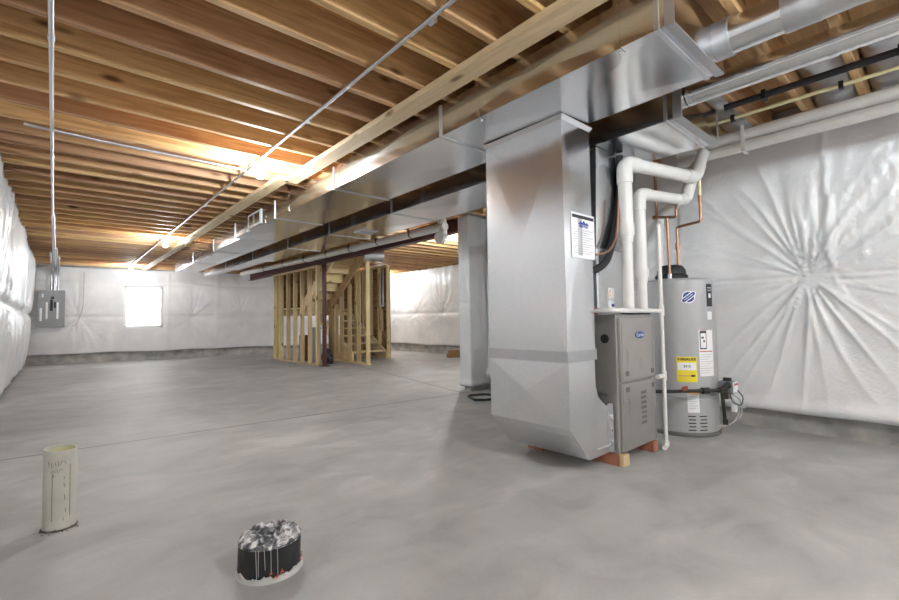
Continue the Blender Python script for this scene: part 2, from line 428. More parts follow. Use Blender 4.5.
# left wall: leans out at the top, pinched at mid height
f_left = folds([(7.9 + 3.0, 1.25, .5, .05, 4.2), (15.6, 1.25, .5, .05, 4.2), (5.6, 1.25, .5, .05, 4.2)], lines=[(1.245, .07, .06)], seed=4.2, bulge=.04, hang=.03)
o = sheet('insulation_blanket', (-.585, -3.0, 0), (0, 1, 0), (1, 0, 0), 17.7, lambda u: .04 + .02 * nz(u * 1.3, 5.), JB + .10, .036, f_left, topoff=lambda z: .17 * (max(0, z) / 2.42) ** .8)
tag(o, 'white plastic-faced insulation bulging down the left wall beside the electrical panel', 'wall insulation', PL)
# bay wall
f_bay = folds([(1.2 + 1.2 * k, 1.15, .42, .045, 4.2) for k in range(8)], lines=[(1.15, .03, .035)], seed=11., bulge=.05)
o = sheet('insulation_blanket', (8.08, 4.62, 0), (0, 1, 0), (-1, 0, 0), 9.3, lambda u: .24 + .02 * nz(u, 7.), JB + .02, .036, f_bay)
tag(o, 'white plastic-faced insulation on the bright wall of the bay past the stairs', 'wall insulation', PL)
# back wall (behind the camera)
o = sheet('insulation_blanket', (-.5, -2.95, 0), (1, 0, 0), (0, 1, 0), 4.9, lambda u: .2, JB + .02, .08, folds([], seed=3.))
tag(o, 'white plastic-faced insulation on the wall behind the viewpoint', 'wall insulation', PL)
# wrapped corner column: plastic bent round the end of the corner wall
bm = bmesh.new(); ring = [(5.6, 4.255), (4.5, 4.255), (4.125, 4.255), (4.125, 4.46), (4.5, 4.47), (5.6, 4.47)]
path = []
for a, c in zip(ring, ring[1:]):
    n = max(1, int(math.dist(a, c) / .025))
    for k in range(n): path.append((a[0] + (c[0] - a[0]) * k / n, a[1] + (c[1] - a[1]) * k / n))
path.append(ring[-1]); rows = []
cx, cy = 4.9, 4.46; s_ = 0
for i, (x, y) in enumerate(path):
    row = []
    s_ += .025
    for j in range(91):
        z = .06 + .012 * nz(s_ * 4, 0) + 2.30 * j / 90
        d = .010 * nz(s_ * 5, z * .8, 2.) + .006 * nz(s_ * 16, z * 6, 5.)
        r = math.hypot(s_ - 1.32, z - 1.15); th = math.atan2(z - 1.15, s_ - 1.32)
        d += .025 * math.exp(-(r / .3) ** 1.2) * (max(0, 1 - 2 * abs(nz(math.cos(th) * 4, math.sin(th) * 4, r))) ** 2 - .6)
        d += .02 * math.exp(-((z - .10) / .03) ** 2)
        nx = -1. if x < 4.2 else 0.; ny = -1. if y < 4.3 else (1. if y > 4.44 else 0.)
        L_ = math.hypot(nx, ny) or 1
        row.append(bm.verts.new((x + nx / L_ * d, y + ny / L_ * d, z)))
    rows.append(row)
for a, c in zip(rows, rows[1:]):
    for j in range(90): bm.faces.new((a[j], c[j], c[j + 1], a[j + 1]))
bmesh.ops.reverse_faces(bm, faces=bm.faces); bmesh.ops.recalc_face_normals(bm, faces=bm.faces)
o = link_bm('insulation_blanket', bm, 'white_plastic_sheet', smooth=True); md = o.modifiers.new('thickness', 'SOLIDIFY'); md.thickness = .004
tag(o, 'white plastic wrapped around the end of the wall behind the tall vertical duct', 'wall insulation', PL)

# ------------------------------------------------------------------ joists
ORD = ['first', 'second', 'third', 'fourth', 'fifth', 'sixth', 'seventh', 'eighth', 'ninth', 'tenth', 'eleventh', 'twelfth']
BULBS = [4.05, 8.68, 13.25]
def joist_label(y):
    d = [(abs(y - b_), i) for i, b_ in enumerate(BULBS)]; dd, i = min(d)
    n = int(round(abs(y - BULBS[i]) / .3048 + .5)); n = max(1, min(12, n))
    side = 'beyond' if y > BULBS[i] else 'on the near side of'
    return 'bare pine ceiling joist, %s %s the %s bulb' % (ORD[n - 1], side, ('nearest', 'middle', 'farthest')[i])
x0j, x1j = -.60, 4.44
src = B('ceiling_joist', x0j, x1j, -.019, .019, JB, JB + JH, 'joist_wood')
first = True
ys = [1.853 + .3045 * k for k in range(-14, 42)]
for y in ys:
    if y > 14.2: continue
    if first: o = src; first = False
    else: o = src.copy(); COL.objects.link(o)
    o.location = (o.location.x, y, JB)
    tag(o, joist_label(y) if y > 0.6 else 'bare pine ceiling joist over the viewpoint', 'ceiling joist', 'ceiling joists of the main room')
src2 = B('ceiling_joist', 4.44, 8.10, -.019, .019, JB, JB + JH, 'joist_wood'); first = True
for y in [4.9 + .3045 * k for k in range(30)]:
    if first: o = src2; first = False
    else: o = src2.copy(); COL.objects.link(o)
    o.location = (o.location.x, y + .0, JB)
    tag(o, 'bare pine ceiling joist over the bright bay beyond the dark red beam', 'ceiling joist', 'ceiling joists of the bay')

# flat boards nailed under the joists
BG = 'flat boards nailed under the joists'
for (xa, xb, ya, yb, za, lab) in ((1.700, 1.832, -2.6, 4.42, JB - .040, 'long dirty pine board nailed flat under the joists, nearest one beside the big duct'),
                              (1.615, 1.735, 4.36, 9.3, JB - .040, 'pine board under the joists starting beside the nearest bulb'),
                              (1.650, 1.750, 9.2, 14.0, JB - .040, 'farthest pine board under the joists running to the far wall')):
    o = B('ceiling_board', xa, xb, ya, yb, za, JB - .001, 'pine_y', bevel=.002); tag(o, lab, 'board', BG)
o = B('ceiling_board', 1.60, 1.66, 8.0, 9.7, JB - .06, JB - .041, 'pine_y'); tag(o, 'short pine strip lapped under the joint of the two far boards', 'board')

# foil-faced insulation batts lying between the joists by the right wall
for i, k in enumerate((-5, -4, -2, -1)):
    y0 = 1.853 + .3045 * (k - 1) + .03; y1 = y0 + .245
    bm = bmesh.new(); n = 26; rows = []
    for a in range(n + 1):
        row = []
        for c in range(9):
            x = 3.55 + .90 * a / n; y = y0 + (y1 - y0) * c / 8
            sag = .03 * math.sin(PI * c / 8)
            row.append(bm.verts.new((x, y, JB + .10 - sag + .02 * nz(x * 7, y * 9, k) + .05 * (1 - a / n) ** 2)))
        rows.append(row)
    for a, c in zip(rows, rows[1:]):
        for j in range(8): bm.faces.new((a[j], c[j], c[j + 1], a[j + 1]))
    o = link_bm('insulation_batt', bm, 'foil', smooth=True); md = o.modifiers.new('thickness', 'SOLIDIFY'); md.thickness = .08; md.offset = 1
    tag(o, 'silver foil-faced batt tucked between joists above the long white wall pipes', 'insulation batt', 'foil batts between the joists')

# ------------------------------------------------------------------ steel beam and posts
bm = bmesh.new()
bx = 4.33
box(bm, bx - .06, bx + .06, 4.64, 13.9, 2.215, 2.227); box(bm, bx - .06, bx + .06, 4.64, 13.9, 2.405, 2.417); box(bm, bx - .005, bx + .005, 4.64, 13.9, 2.227, 2.405)
tag(link_bm('steel_beam', bm, 'red_steel'), 'dark red steel beam running under the joists above the stud wall', 'steel beam')
for y, lab in ((8.98, 'dark red steel post at the near end of the stud wall'), (11.85, 'dark red steel post at the far end of the stud wall')):
    t = empty('steel_post', (4.33, y, 0), lab, 'post', 'posts under the steel beam')
    T('shaft', [(4.33, y, .012), (4.33, y, 2.203)], .045, 'red_steel', t, seg=24)
    B('base_plate', 4.24, 4.42, y - .09, y + .09, 0, .012, 'red_steel', t)
    B('top_plate', 4.26, 4.40, y - .08, y + .08, 2.203, 2.215, 'red_steel', t)

# ------------------------------------------------------------------ stair enclosure
def stud(t, x, y, z0, z1, along='y'):
    B('stud', x - .045, x + .045, y - .019, y + .019, z0, z1, 'pine_z', t)
t = empty('stud_wall', (4.27, 10.3, 0), 'open pine stud wall between the two dark red posts', 'stud wall')
B('bottom_plate', 4.22, 4.31, 9.10, 11.72, 0, .038, 'pine_y', t)
B('top_plate', 4.22, 4.31, 9.10, 11.72, 2.15, 2.188, 'pine_y', t)
for y in (9.16, 9.56, 9.98, 10.38, 10.80, 11.24, 11.50, 11.66): stud(t, 4.265, y, .038, 2.15)
t = empty('stud_wall', (5.1, 9.3, 0), 'short stepped pine stud wall under the stair stringer', 'stud wall')
def under(y): return 2.30 - (y - 8.57) * .667
B('bottom_plate', 5.055, 5.145, 8.42, 10.3, 0, .038, 'pine_y', t)
for y in (8.47, 8.86, 9.27, 9.66, 9.92, 10.13, 10.24): stud(t, 5.1, y, .038, min(2.41, under(y) - .02) if y > 8.5 else 2.41)
st = empty('staircase', (5.3, 10.2, 0), 'raw pine staircase turning at a landing inside the stud framing', 'staircase')
# upper flight climbs towards the viewer between x 4.36 and 5.05
def stringer(xa, xb, pts, nm='stringer'):
    bm = bmesh.new(); prism(bm, pts, 'x', xa, xb); return link_bm(nm, bm, 'pine_y', st)
for xa in (4.36, 5.015): stringer(xa, xa + .038, [(10.25, 1.14), (10.25, 1.40), (8.30, 2.655), (8.30, 2.44)])
nr = 6
for k in range(7):
    y1 = 10.25 - k * .275; z = 1.30 + (k + 1) * .185
    if z > 2.6: break
    B('riser', 4.40, 5.01, y1 - .018, y1, z - .185, z, 'pine_x', st); B('tread', 4.40, 5.01, y1 - .29, y1, z - .0, z + .025, 'pine_x', st)
B('landing', 4.36, 5.10, 10.27, 11.70, 1.27, 1.30, 'pine_x', st); B('landing', 5.10, 6.25, 11.2, 11.70, 1.27, 1.30, 'pine_x', st)
bm = bmesh.new()
for y in (10.29, 10.70, 11.10, 11.50, 11.68): box(bm, 4.36, 6.25 if y > 11.3 else 5.10, y - .019, y + .019, 1.12, 1.269)
link_bm('landing_joists', bm, 'pine_x', st)
for xa in (5.25, 6.19): stringer(xa, xa + .04, [(9.42, 0.), (9.42, .18), (11.2, 1.20), (11.2, .92), (9.80, 0)])
for k in range(5):
    y0 = 9.46 + k * .33; z = .19 * (k + 1)
    B('tread', 5.29, 6.19, y0, y0 + .34, z, z + .03, 'pine_x', st)
t = empty('sheathed_wall', (6.3, 10.7, 0), 'brown sheathed stud wall at the far side of the stairs', 'stud wall')
B('sheathing', 6.345, 6.36, 9.46, 11.9, .02, 2.36, 'osb', t)
for y in (9.48, 9.88, 10.28, 10.68, 11.08, 11.48, 11.88): stud(t, 6.30, y, .038, 2.33)
B('bottom_plate', 6.255, 6.345, 9.46, 11.9, 0, .038, 'pine_y', t); B('top_plate', 6.255, 6.345, 9.46, 11.9, 2.33, 2.368, 'pine_y', t)
t = empty('sheathed_wall', (5.3, 11.85, 1.30), 'brown sheathed wall standing on the stair landing', 'stud wall')
B('sheathing', 4.36, 6.25, 11.80, 11.815, 1.30, 2.38, 'osb', t)
for x in (4.4, 4.8, 5.2, 5.6, 6.0): B('stud', x - .019, x + .019, 11.71, 11.80, 1.30, 2.38, 'pine_z', t)
B('wall_plate', 6.24, 6.26, 9.64, 9.78, .70, 1.25, 'pine_z', None)
tag(bpy.data.objects['wall_plate'], 'short pale board fixed to the sheathed wall below the metal channel', 'board')
bpy.data.objects['wall_plate'].name = 'backing_board'
bm = bmesh.new(); box(bm, 6.235, 6.25, 9.72, 9.78, 1.32, 2.18); box(bm, 6.235, 6.25, 9.62, 9.72, 1.32, 1.35); box(bm, 6.235, 6.25, 9.58, 9.63, 1.32, 2.3)
tag(link_bm('metal_channel', bm, 'galv_dull'), 'grey U-shaped metal conduit fixed to the sheathed wall', 'conduit')
# things under the stairs
t = empty('storage_bin', (4.75, 10.05, 0), 'tall grey plastic bin standing behind the open studs', 'bin')
bm = bmesh.new(); prism(bm, [(4.575, 9.95), (4.70, 9.95), (4.72, 10.35), (4.56, 10.35)], 'z', 0, .78); link_bm('body', bm, 'grey_bin', t); B('lid', 4.555, 4.72, 9.94, 10.36, .78, .82, 'grey_bin', t, .01)
t = empty('carton', (4.75, 10.75, 0), 'dark brown carton behind the open studs beside the grey bin', 'box')
B('body', 4.6, 4.85, 10.62, 10.95, 0, .62, 'cardboard', t); bm = bmesh.new(); box(bm, 4.6, 4.72, 10.62, 10.95, .621, .626); box(bm, 4.73, 4.85, 10.62, 10.95, .621, .626); link_bm('flap', bm, 'cardboard', t)
bm = bmesh.new(); bmesh.ops.create_icosphere(bm, subdivisions=4, radius=.13)
for v in bm.verts:
    n = 1 + .35 * nz(v.co.x * 9, v.co.y * 9, v.co.z * 9); v.co = Vector((4.62 + v.co.x * n, 9.42 + v.co.y * n * 1.1, max(0, .15 + v.co.z * n * 1.5)))
tag(link_bm('rubbish_bag', bm, 'black_bag', smooth=True), 'dark lumpy bag on the floor behind the near steel post', 'bag')
bm = bmesh.new(); box(bm, 7.35, 7.75, 8.35, 8.45, 0, .10); box(bm, 7.40, 7.72, 8.36, 8.44, .10, .18)
tag(link_bm('wood_offcut', bm, 'cardboard'), 'brown wood offcuts on the floor by the bay wall', 'wood offcut')

# ------------------------------------------------------------------ trunks
def drive(t, x0, x1, y, z0, z1, w=.022, o_=.007, mat='galv_dull'):
    bm = bmesh.new()
    box(bm, x0 - o_, x1 + o_, y - w / 2, y + w / 2, z0 - o_, z0 + .001); box(bm, x0 - o_, x0 + .001, y - w / 2, y + w / 2, z0, z1); box(bm, x1 - .001, x1 + o_, y - w / 2, y + w / 2, z0, z1)
    return link_bm('seam_cleat', bm, mat, t)
def strap(t, x, y, z0, w=.028):
    bm = bmesh.new(); box(bm, x - .004, x - .001, y - w / 2, y + w / 2, z0 - .003, JB + .03); box(bm, x - .004, x + .05, y - w / 2, y + w / 2, z0 - .005, z0 - .002)
    bmesh.ops.create_uvsphere(bm, u_segments=8, v_segments=6, radius=.007, matrix=Matrix.Translation((x + .03, y, z0 - .006)))
    return link_bm('hanger_strap', bm, 'galv', t)
ZB, ZT_ = 2.194, 2.405
t1 = empty('duct_trunk', (2.2, 3.8, ZB), 'large rectangular galvanised trunk duct feeding the tall vertical drop', 'duct')
cuts = [.715, 2.23, 3.77, 5.28, 6.85]
for a, c in zip(cuts, cuts[1:]):
    bm = bmesh.new(); crossbox(bm, (1.92, a, ZB), (2.52, c, ZT_), .007); link_bm('duct_section', bm, 'galv', t1)
for xa, a, c in ((2.0, 6.85, 8.35), (2.06, 8.35, 10.2), (2.10, 10.2, 12.3)):
    bm = bmesh.new(); crossbox(bm, (xa, a, ZB), (2.52, c, ZT_), .006); link_bm('duct_section', bm, 'galv', t1)
for y in (2.23, 3.77, 5.28): drive(t1, 1.92, 2.52, y, ZB, ZT_)
drive(t1, 1.92, 2.52, 6.84, ZB, ZT_); drive(t1, 2.0, 2.52, 8.35, ZB, ZT_); drive(t1, 2.06, 2.52, 10.2, ZB, ZT_)
# near end cap: folded flange
drive(t1, 1.92, 2.52, .735, ZB, ZT_, .04, .008, 'duct_tape')
drive(t1, 1.92, 2.52, .79, ZB, ZT_, .02, .006)
for y in (.97, 1.875, 3.43, 3.68, 4.85, 5.6, 6.3): strap(t1, 1.92, y, ZB)
for y in (7.3, 7.9): strap(t1, 2.0, y, ZB)
for y in (8.9, 9.7): strap(t1, 2.06, y, ZB)
for y in (10.8, 11.7): strap(t1, 2.10, y, ZB)
bm = bmesh.new(); box(bm, 1.905, 1.918, 5.72, 6.22, 2.215, 2.395)
g1 = link_bm('side_register', bm, 'white_paint', t1)
bm = bmesh.new()
for k in range(2): box(bm, 1.900, 1.906, 5.76 + k * .22, 5.95 + k * .22, 2.24, 2.37)
link_bm('louvre', bm, 'galv', g1)
t2 = empty('duct_trunk', (3.05, 4, 2.14), 'second rectangular trunk duct, behind the large one, above the furnace', 'duct')
Z2 = 2.14; Z2T = 2.36
for xa, xb, a, c in ((2.75, 3.37, 1.01, 2.55), (2.75, 3.37, 2.55, 4.05), (2.75, 3.37, 4.05, 5.55), (2.755, 3.29, 5.55, 7.0), (2.755, 3.14, 7.0, 8.7), (2.755, 3.04, 8.7, 10.5), (2.755, 2.95, 10.5, 12.4)):
    bm = bmesh.new(); crossbox(bm, (xa, a, Z2), (xb, c, Z2T), .006); link_bm('duct_section', bm, 'galv', t2)
for y in (2.55, 4.05, 5.55): drive(t2, 2.75, 3.37, y, Z2, Z2T)
drive(t2, 2.755, 3.29, 7.0, Z2, Z2T); drive(t2, 2.755, 3.14, 8.7, Z2, Z2T); drive(t2, 2.755, 3.04, 10.5, Z2, Z2T)
drive(t2, 2.75, 3.37, 1.03, Z2, Z2T, .05, .008, 'duct_tape')
drive(t2, 2.75, 3.37, 1.10, Z2, Z2T, .02, .006)
def strap2(x, y):
    bm = bmesh.new(); box(bm, x - .004, x - .001, y - .014, y + .014, Z2 - .003, JB + .03); box(bm, x - .004, x + .05, y - .014, y + .014, Z2 - .005, Z2 - .002)
    return link_bm('hanger_strap', bm, 'galv', t2)
for y in (1.50, 3.0, 3.75, 4.6, 5.6, 6.9, 8.2, 9.6): strap2(2.75, y)
bm = bmesh.new(); box(bm, 2.92, 3.15, 4.95, 5.2, Z2 - .016, Z2 - .007); g2 = link_bm('bottom_register', bm, 'white_paint', t2)
bm = bmesh.new()
for k in range(5): box(bm, 2.94 + k * .04, 2.96 + k * .04, 4.98, 5.17, Z2 - .018, Z2 - .0155)
link_bm('louvre', bm, 'ink_grey', g2)
# long cleats hanging between trunks seen as dark edges
# ------------------------------------------------------------------ return drop
dr = empty('return_duct', (2.41, 1.83, .08), 'tall vertical galvanised duct dropping to the left side of the furnace', 'duct')
bm = bmesh.new(); crossbox(bm, (2.262, 1.512, .757), (2.572, 2.14, 2.16), .012, skip=()); link_bm('riser_duct', bm, 'galv_drop', dr)
bm = bmesh.new(); loft(bm, [(2.262, 1.512, 2.16), (2.572, 1.512, 2.16), (2.572, 2.14, 2.16), (2.262, 2.14, 2.16)], [(2.245, 1.495, 2.186), (2.59, 1.495, 2.186), (2.59, 2.157, 2.186), (2.245, 2.157, 2.186)], 0); link_bm('collar', bm, 'galv', dr)
bm = bmesh.new(); crossbox(bm, (2.256, 1.506, .69), (2.578, 2.146, .757), .0); link_bm('joint_band', bm, 'duct_tape', dr)
# boot with the curved throat
curve = []
for k in range(9):
    a = PI + (PI / 2) * k / 8      # inner throat curve of the cheek rim
    curve.append((2.60 + .27 * math.cos(a) + 0.0, .36 + .25 * math.sin(a)))
outer = [(2.262, .69), (2.262, .30), (2.29, .255), (2.455, .085), (2.712, .085)]
inner_side = [(2.712, .37), (2.665, .40), (2.60, .45), (2.575, .52), (2.572, .69)]
bm = bmesh.new(); prism(bm, outer + inner_side, 'y', 1.52, 2.13)
bt = link_bm('boot', bm, 'galv_dull', dr)
rim = [(2.262, .69), (2.262, .30), (2.455, .083), (2.712, .083), (2.712, .125), (2.60, .125)]
cv = []
for k in range(11):
    a = k / 10
    # quadratic sweep from the floor side up to the band
    p = ((1 - a) ** 2 * 2.56 + 2 * a * (1 - a) * 2.30 + a * a * 2.285, (1 - a) ** 2 * .128 + 2 * a * (1 - a) * .24 + a * a * .69)
    cv.append(p)
bm = bmesh.new(); prism(bm, rim + cv, 'y', 1.508, 1.522); link_bm('cheek_rim', bm, 'galv_dull', dr)
# front facing of boot: cross-broken panel
bm = bmesh.new()
q = [bm.verts.new(p) for p in ((2.260, 2.135, .30), (2.260, 1.512, .30), (2.260, 1.512, .69), (2.260, 2.135, .69))]
mv = bm.verts.new((2.250, 1.82, .50))
for k in range(4): bm.faces.new((q[k], q[(k + 1) % 4], mv))
bmesh.ops.recalc_face_normals(bm, faces=bm.faces)
o = link_bm('front_panel', bm, 'galv_dull', dr); md = o.modifiers.new('t', 'SOLIDIFY'); md.thickness = .002; md.offset = 0
# scalloped flange against the furnace
bm = bmesh.new(); box(bm, 2.700, 2.712, 1.475, 1.52, .09, .40)
for z in (.15, .23, .31): bmesh.ops.create_uvsphere(bm, u_segments=12, v_segments=8, radius=.018, matrix=Matrix.Translation((2.702, 1.495, z)) @ Matrix.Diagonal((.4, 1, 1.3, 1)))
link_bm('flange', bm, 'galv', bt)
bm = bmesh.new(); bmesh.ops.create_grid(bm, x_segments=14, y_segments=14, size=.5)
for v in bm.verts: v.co = Vector((2.66 + v.co.x * .09, 1.56 + v.co.y * .10, .43 + .03 * nz(v.co.x * 8, v.co.y * 8) + .02))
o = link_bm('foil_tape', bm, 'foil', bt, smooth=True)
# instruction sheet
sh = empty('instruction_sheet', (2.445, 1.505, 1.33), 'white installer sheet with blue mountain logo taped to the tall duct', 'paper sheet')
B('sheet', 2.325, 2.585, 1.502, 1.505, 1.325, 1.605, 'paper', sh)
B('header_bar', 2.335, 2.575, 1.5005, 1.502, 1.572, 1.592, 'ink', sh)
bm = bmesh.new(); prism(bm, [(2.395, 1.535), (2.43, 1.556), (2.445, 1.545), (2.46, 1.562), (2.485, 1.545), (2.495, 1.553), (2.525, 1.535)], 'y', 1.5005, 1.502); link_bm('mountain_logo', bm, 'ink_blue', sh)
text('lettering', 'BLUE PEAK', .020, (2.46, 1.5005, 1.524), (PI / 2, 0, 0), 'ink_blue', sh, bold=.0004)
bm = bmesh.new()
for k in range(11):
    z = 1.500 - k * .0145
    box(bm, 2.35, 2.56 - (k % 3) * .03, 1.5008, 1.502, z - .0012, z + .0012)
link_bm('printed_lines', bm, 'ink_grey', sh)

# ------------------------------------------------------------------ furnace
FX0, FX1, FY0, FY1, FZ0, FZ1 = 2.722, 3.236, 1.43, 2.13, .075, .975
fu = empty('furnace', (2.97, 1.78, .075), 'grey-brown steel gas furnace standing on bricks beside the water heater', 'furnace')
B('cabinet', FX0, FX1, FY0 + .02, FY1, FZ0, FZ1, 'furnace_paint', fu, .004)
def door(z0, z1, nm):
    d = B(nm, FX0 + .022, FX1 - .012, FY0, FY0 + .022, z0, z1, 'furnace_paint', fu, .006)
    B('raised_edge', FX0 + .030, FX0 + .040, FY0 - .006, FY0 + .001, z0 + .01, z1 - .01, 'furnace_paint', d, .002)
    B('raised_edge', FX1 - .034, FX1 - .024, FY0 - .006, FY0 + .001, z0 + .01, z1 - .01, 'furnace_paint', d, .002)
    return d
du = door(.535, .950, 'upper_door'); dl = door(.085, .520, 'lower_door')
bm = bmesh.new(); lathe(bm, [(.02, -.001), (.046, -.001), (.046, .003), (.02, .004)], (0, 0, 0), 40)
for v in bm.verts: v.co = Vector((3.005 + v.co.x * 1.4, FY0 - .002 - v.co.z, .833 + v.co.y * .5))
em = link_bm('oval_badge', bm, 'ink_blue', du)
text('lettering', 'Carrier', .036, (3.005, FY0 - .0072, .833), (PI / 2, 0, 0), 'white_ceramic', em)
for x, z, d in ((FX0 + .095, .585, du), (FX1 - .05, .575, du), (FX0 + .095, .480, dl), (FX1 - .05, .475, dl)):
    bm = bmesh.new(); box(bm, x - .022, x + .022, FY0 - .005, FY0, z - .016, z + .016, .003); lt = link_bm('latch', bm, 'furnace_dark', d)
bm = bmesh.new()
for xa, z0, z1 in ((FX0 + .10, .30, .46), (FX0 + .10, .62, .76), (FX1 - .045, .26, .46)):
    bm2 = [bm.verts.new(p) for p in ((xa, FY0 - .001, z0), (xa + .014, FY0 - .001, (z0 + z1) / 2), (xa, FY0 - .001, z1), (xa + .004, FY0 - .010, (z0 + z1) / 2))]
    bm.faces.new((bm2[0], bm2[1], bm2[3])); bm.faces.new((bm2[1], bm2[2], bm2[3])); bm.faces.new((bm2[2], bm2[0], bm2[3])); bm.faces.new((bm2[0], bm2[2], bm2[1]))
link_bm('stamped_rib', bm, 'furnace_paint', dl)
bm = bmesh.new()
for k in range(7): box(bm, 3.00, 3.075, FY0 - .0022, FY0 + .001, .225 + k * .034, .245 + k * .034, .002)
link_bm('louvre', bm, 'furnace_dark', dl)
bm = bmesh.new(); box(bm, 3.02, 3.07, FY0 - .0015, FY0 + .001, .60, .68); link_bm('faint_label', bm, 'furnace_paint', du)
for y, z, r in ((1.53, .815, .030), (1.50, .315, .016)):
    bm = bmesh.new(); tube(bm, [(FX0 - .002, y, z), (FX0 + .01, y, z)], r, 24); link_bm('knockout', bm, 'black_rubber', fu, smooth='auto')
for x in (2.955, 3.165): L('vent_gasket', [(.05, 0), (.05, .012), (.042, .016)], (x, 1.475, FZ1), 'black_rubber', fu)
# coil case above and supply transition
cc = empty('coil_case', (2.97, 1.85, .967), 'galvanised coil case sitting on top of the furnace', 'coil case')
B('case', 2.725, 3.21, 1.575, 2.12, FZ1 + .001, 1.43, 'galv_dull', cc, .003)
B('seam', 2.745, 2.755, 1.568, 1.576, .98, 1.42, 'galv', cc)
bm = bmesh.new()
for k in range(2): box(bm, 2.87, 2.94, 1.570, 1.5755, 1.0 + k * .09, 1.07 + k * .09)
lb = link_bm('rating_label', bm, 'paper', cc); lb['label'] = 'white rating labels'
B('label_mark', 2.90, 2.935, 1.568, 1.5705, 1.03, 1.05, 'ink_blue', lb); B('label_mark', 2.875, 2.89, 1.568, 1.5705, 1.10, 1.15, 'label_orange', lb)
sp = empty('supply_plenum', (2.97, 1.85, 1.43), 'flared galvanised transition between the coil case and the trunk duct behind', 'duct')
bm = bmesh.new(); loft(bm, [(2.725, 1.575, 1.431), (3.21, 1.575, 1.431), (3.21, 2.12, 1.431), (2.725, 2.12, 1.431)], [(2.765, 1.575, 2.135), (3.36, 1.575, 2.135), (3.36, 2.35, 2.135), (2.765, 2.35, 2.135)], .012)
link_bm('transition', bm, 'galv', sp)
# bricks and blocks
BR = 'bricks under the furnace'
for (x0, x1, y0, y1, lab) in ((2.716, 2.79, 1.452, 1.67, 'orange-red brick under the near left edge of the furnace'), (3.165, 3.235, 1.43, 1.64, 'reddish brick under the right front corner of the furnace'),
                              (2.64, 2.70, 2.0, 2.13, 'brown brick half hidden under the boot of the tall duct'), (3.15, 3.23, 1.9, 2.1, 'orange brick under the back of the furnace')):
    o = B('brick', x0, x1, y0, y1, 0, .073, 'brick', bevel=.004); tag(o, lab, 'brick', BR)
o = B('wood_block', 2.716, 2.795, 1.422, 1.450, 0, .073, 'pine_z', bevel=.002); tag(o, 'small tan wood block against the end of the orange-red brick', 'wood block')

# ------------------------------------------------------------------ white PVC vent pipes
def pvc_run(name, pts, r, label, cat='pipe', elbows=(), couplings=(), mat='pvc', group=None, fillet=None):
    """pipe thing: the run itself, elbows as children"""
    bm = bmesh.new(); tube(bm, pts, r, 24, True, fillet or r * 2.0)
    o = link_bm(name, bm, mat, smooth='auto'); tag(o, label, cat, group)
    P = [Vector(p) for p in pts]
    for i in range(1, len(P) - 1):
        a = (P[i - 1] - P[i]).normalized(); c = (P[i + 1] - P[i]).normalized()
        la = min(r * 3.1, (P[i - 1] - P[i]).length * .5); lc = min(r * 3.1, (P[i + 1] - P[i]).length * .5)
        bm = bmesh.new(); tube(bm, [P[i] + a * la, P[i], P[i] + c * lc], r * 1.13, 24, True, r * 2.0)
        link_bm('elbow', bm, mat, o, smooth='auto')
    for p, q, k in couplings:
        p, q = Vector(p), Vector(q); bm = bmesh.new(); tube(bm, [p, p + (q - p) * .5, p + (q - p) * .5, q], [r * k, r * k, r * 1.12, r * 1.12] if k != 1.13 else r * 1.13, 24)
        link_bm('coupling', bm, mat, o, smooth='auto')
    return o
VP = 'vent pipes from the furnace'
y_ = 1.475
p = pvc_run('vent_pipe', [(2.962, y_, 1.50), (2.962, y_, 2.035), (3.86, 1.33, 2.075), (3.97, 1.30, 2.30)], .047, 'larger white vent pipe nearest the tall duct rising from the furnace and bending right', elbows=1, couplings=[((2.962, y_, 1.58), (2.962, y_, 1.52), 1.13)], group=VP)
bm = bmesh.new(); tube(bm, [(2.958, y_, .975), (2.958, y_, 1.53)], .037, 24); link_bm('lower_pipe', bm, 'pvc', p, smooth='auto')
bm = bmesh.new(); tube(bm, [(2.96, y_, 1.47), (2.96, y_, 1.51), (2.96, y_, 1.535), (2.96, y_, 1.60)], [.043, .043, .054, .054], 24); link_bm('reducer', bm, 'pvc', p, smooth='auto')
p = pvc_run('vent_pipe', [(3.168, y_, 1.24), (3.168, y_, 1.855), (3.84, 1.40, 1.90), (3.90, 1.36, 2.14), (3.93, 1.34, 2.20)], .041, 'smaller white vent pipe between its taller twin and the thin drain pipe', elbows=1, group=VP)
bm = bmesh.new(); tube(bm, [(3.172, y_, .975), (3.170, y_, 1.26)], .033, 24); link_bm('lower_pipe', bm, 'pvc', p, smooth='auto')
bm = bmesh.new(); tube(bm, [(3.169, y_, 1.20), (3.169, y_, 1.225), (3.169, y_, 1.245), (3.169, y_, 1.30)], [.038, .038, .048, .048], 24); link_bm('reducer', bm, 'pvc', p, smooth='auto')
pvc_run('vent_pipe', [(3.93, 1.66, 1.30), (3.93, 1.66, 1.83), (3.95, 1.45, 1.95), (3.97, 1.40, 2.16)], .034, 'white vent pipe rising from the black hood of the water heater', elbows=1)
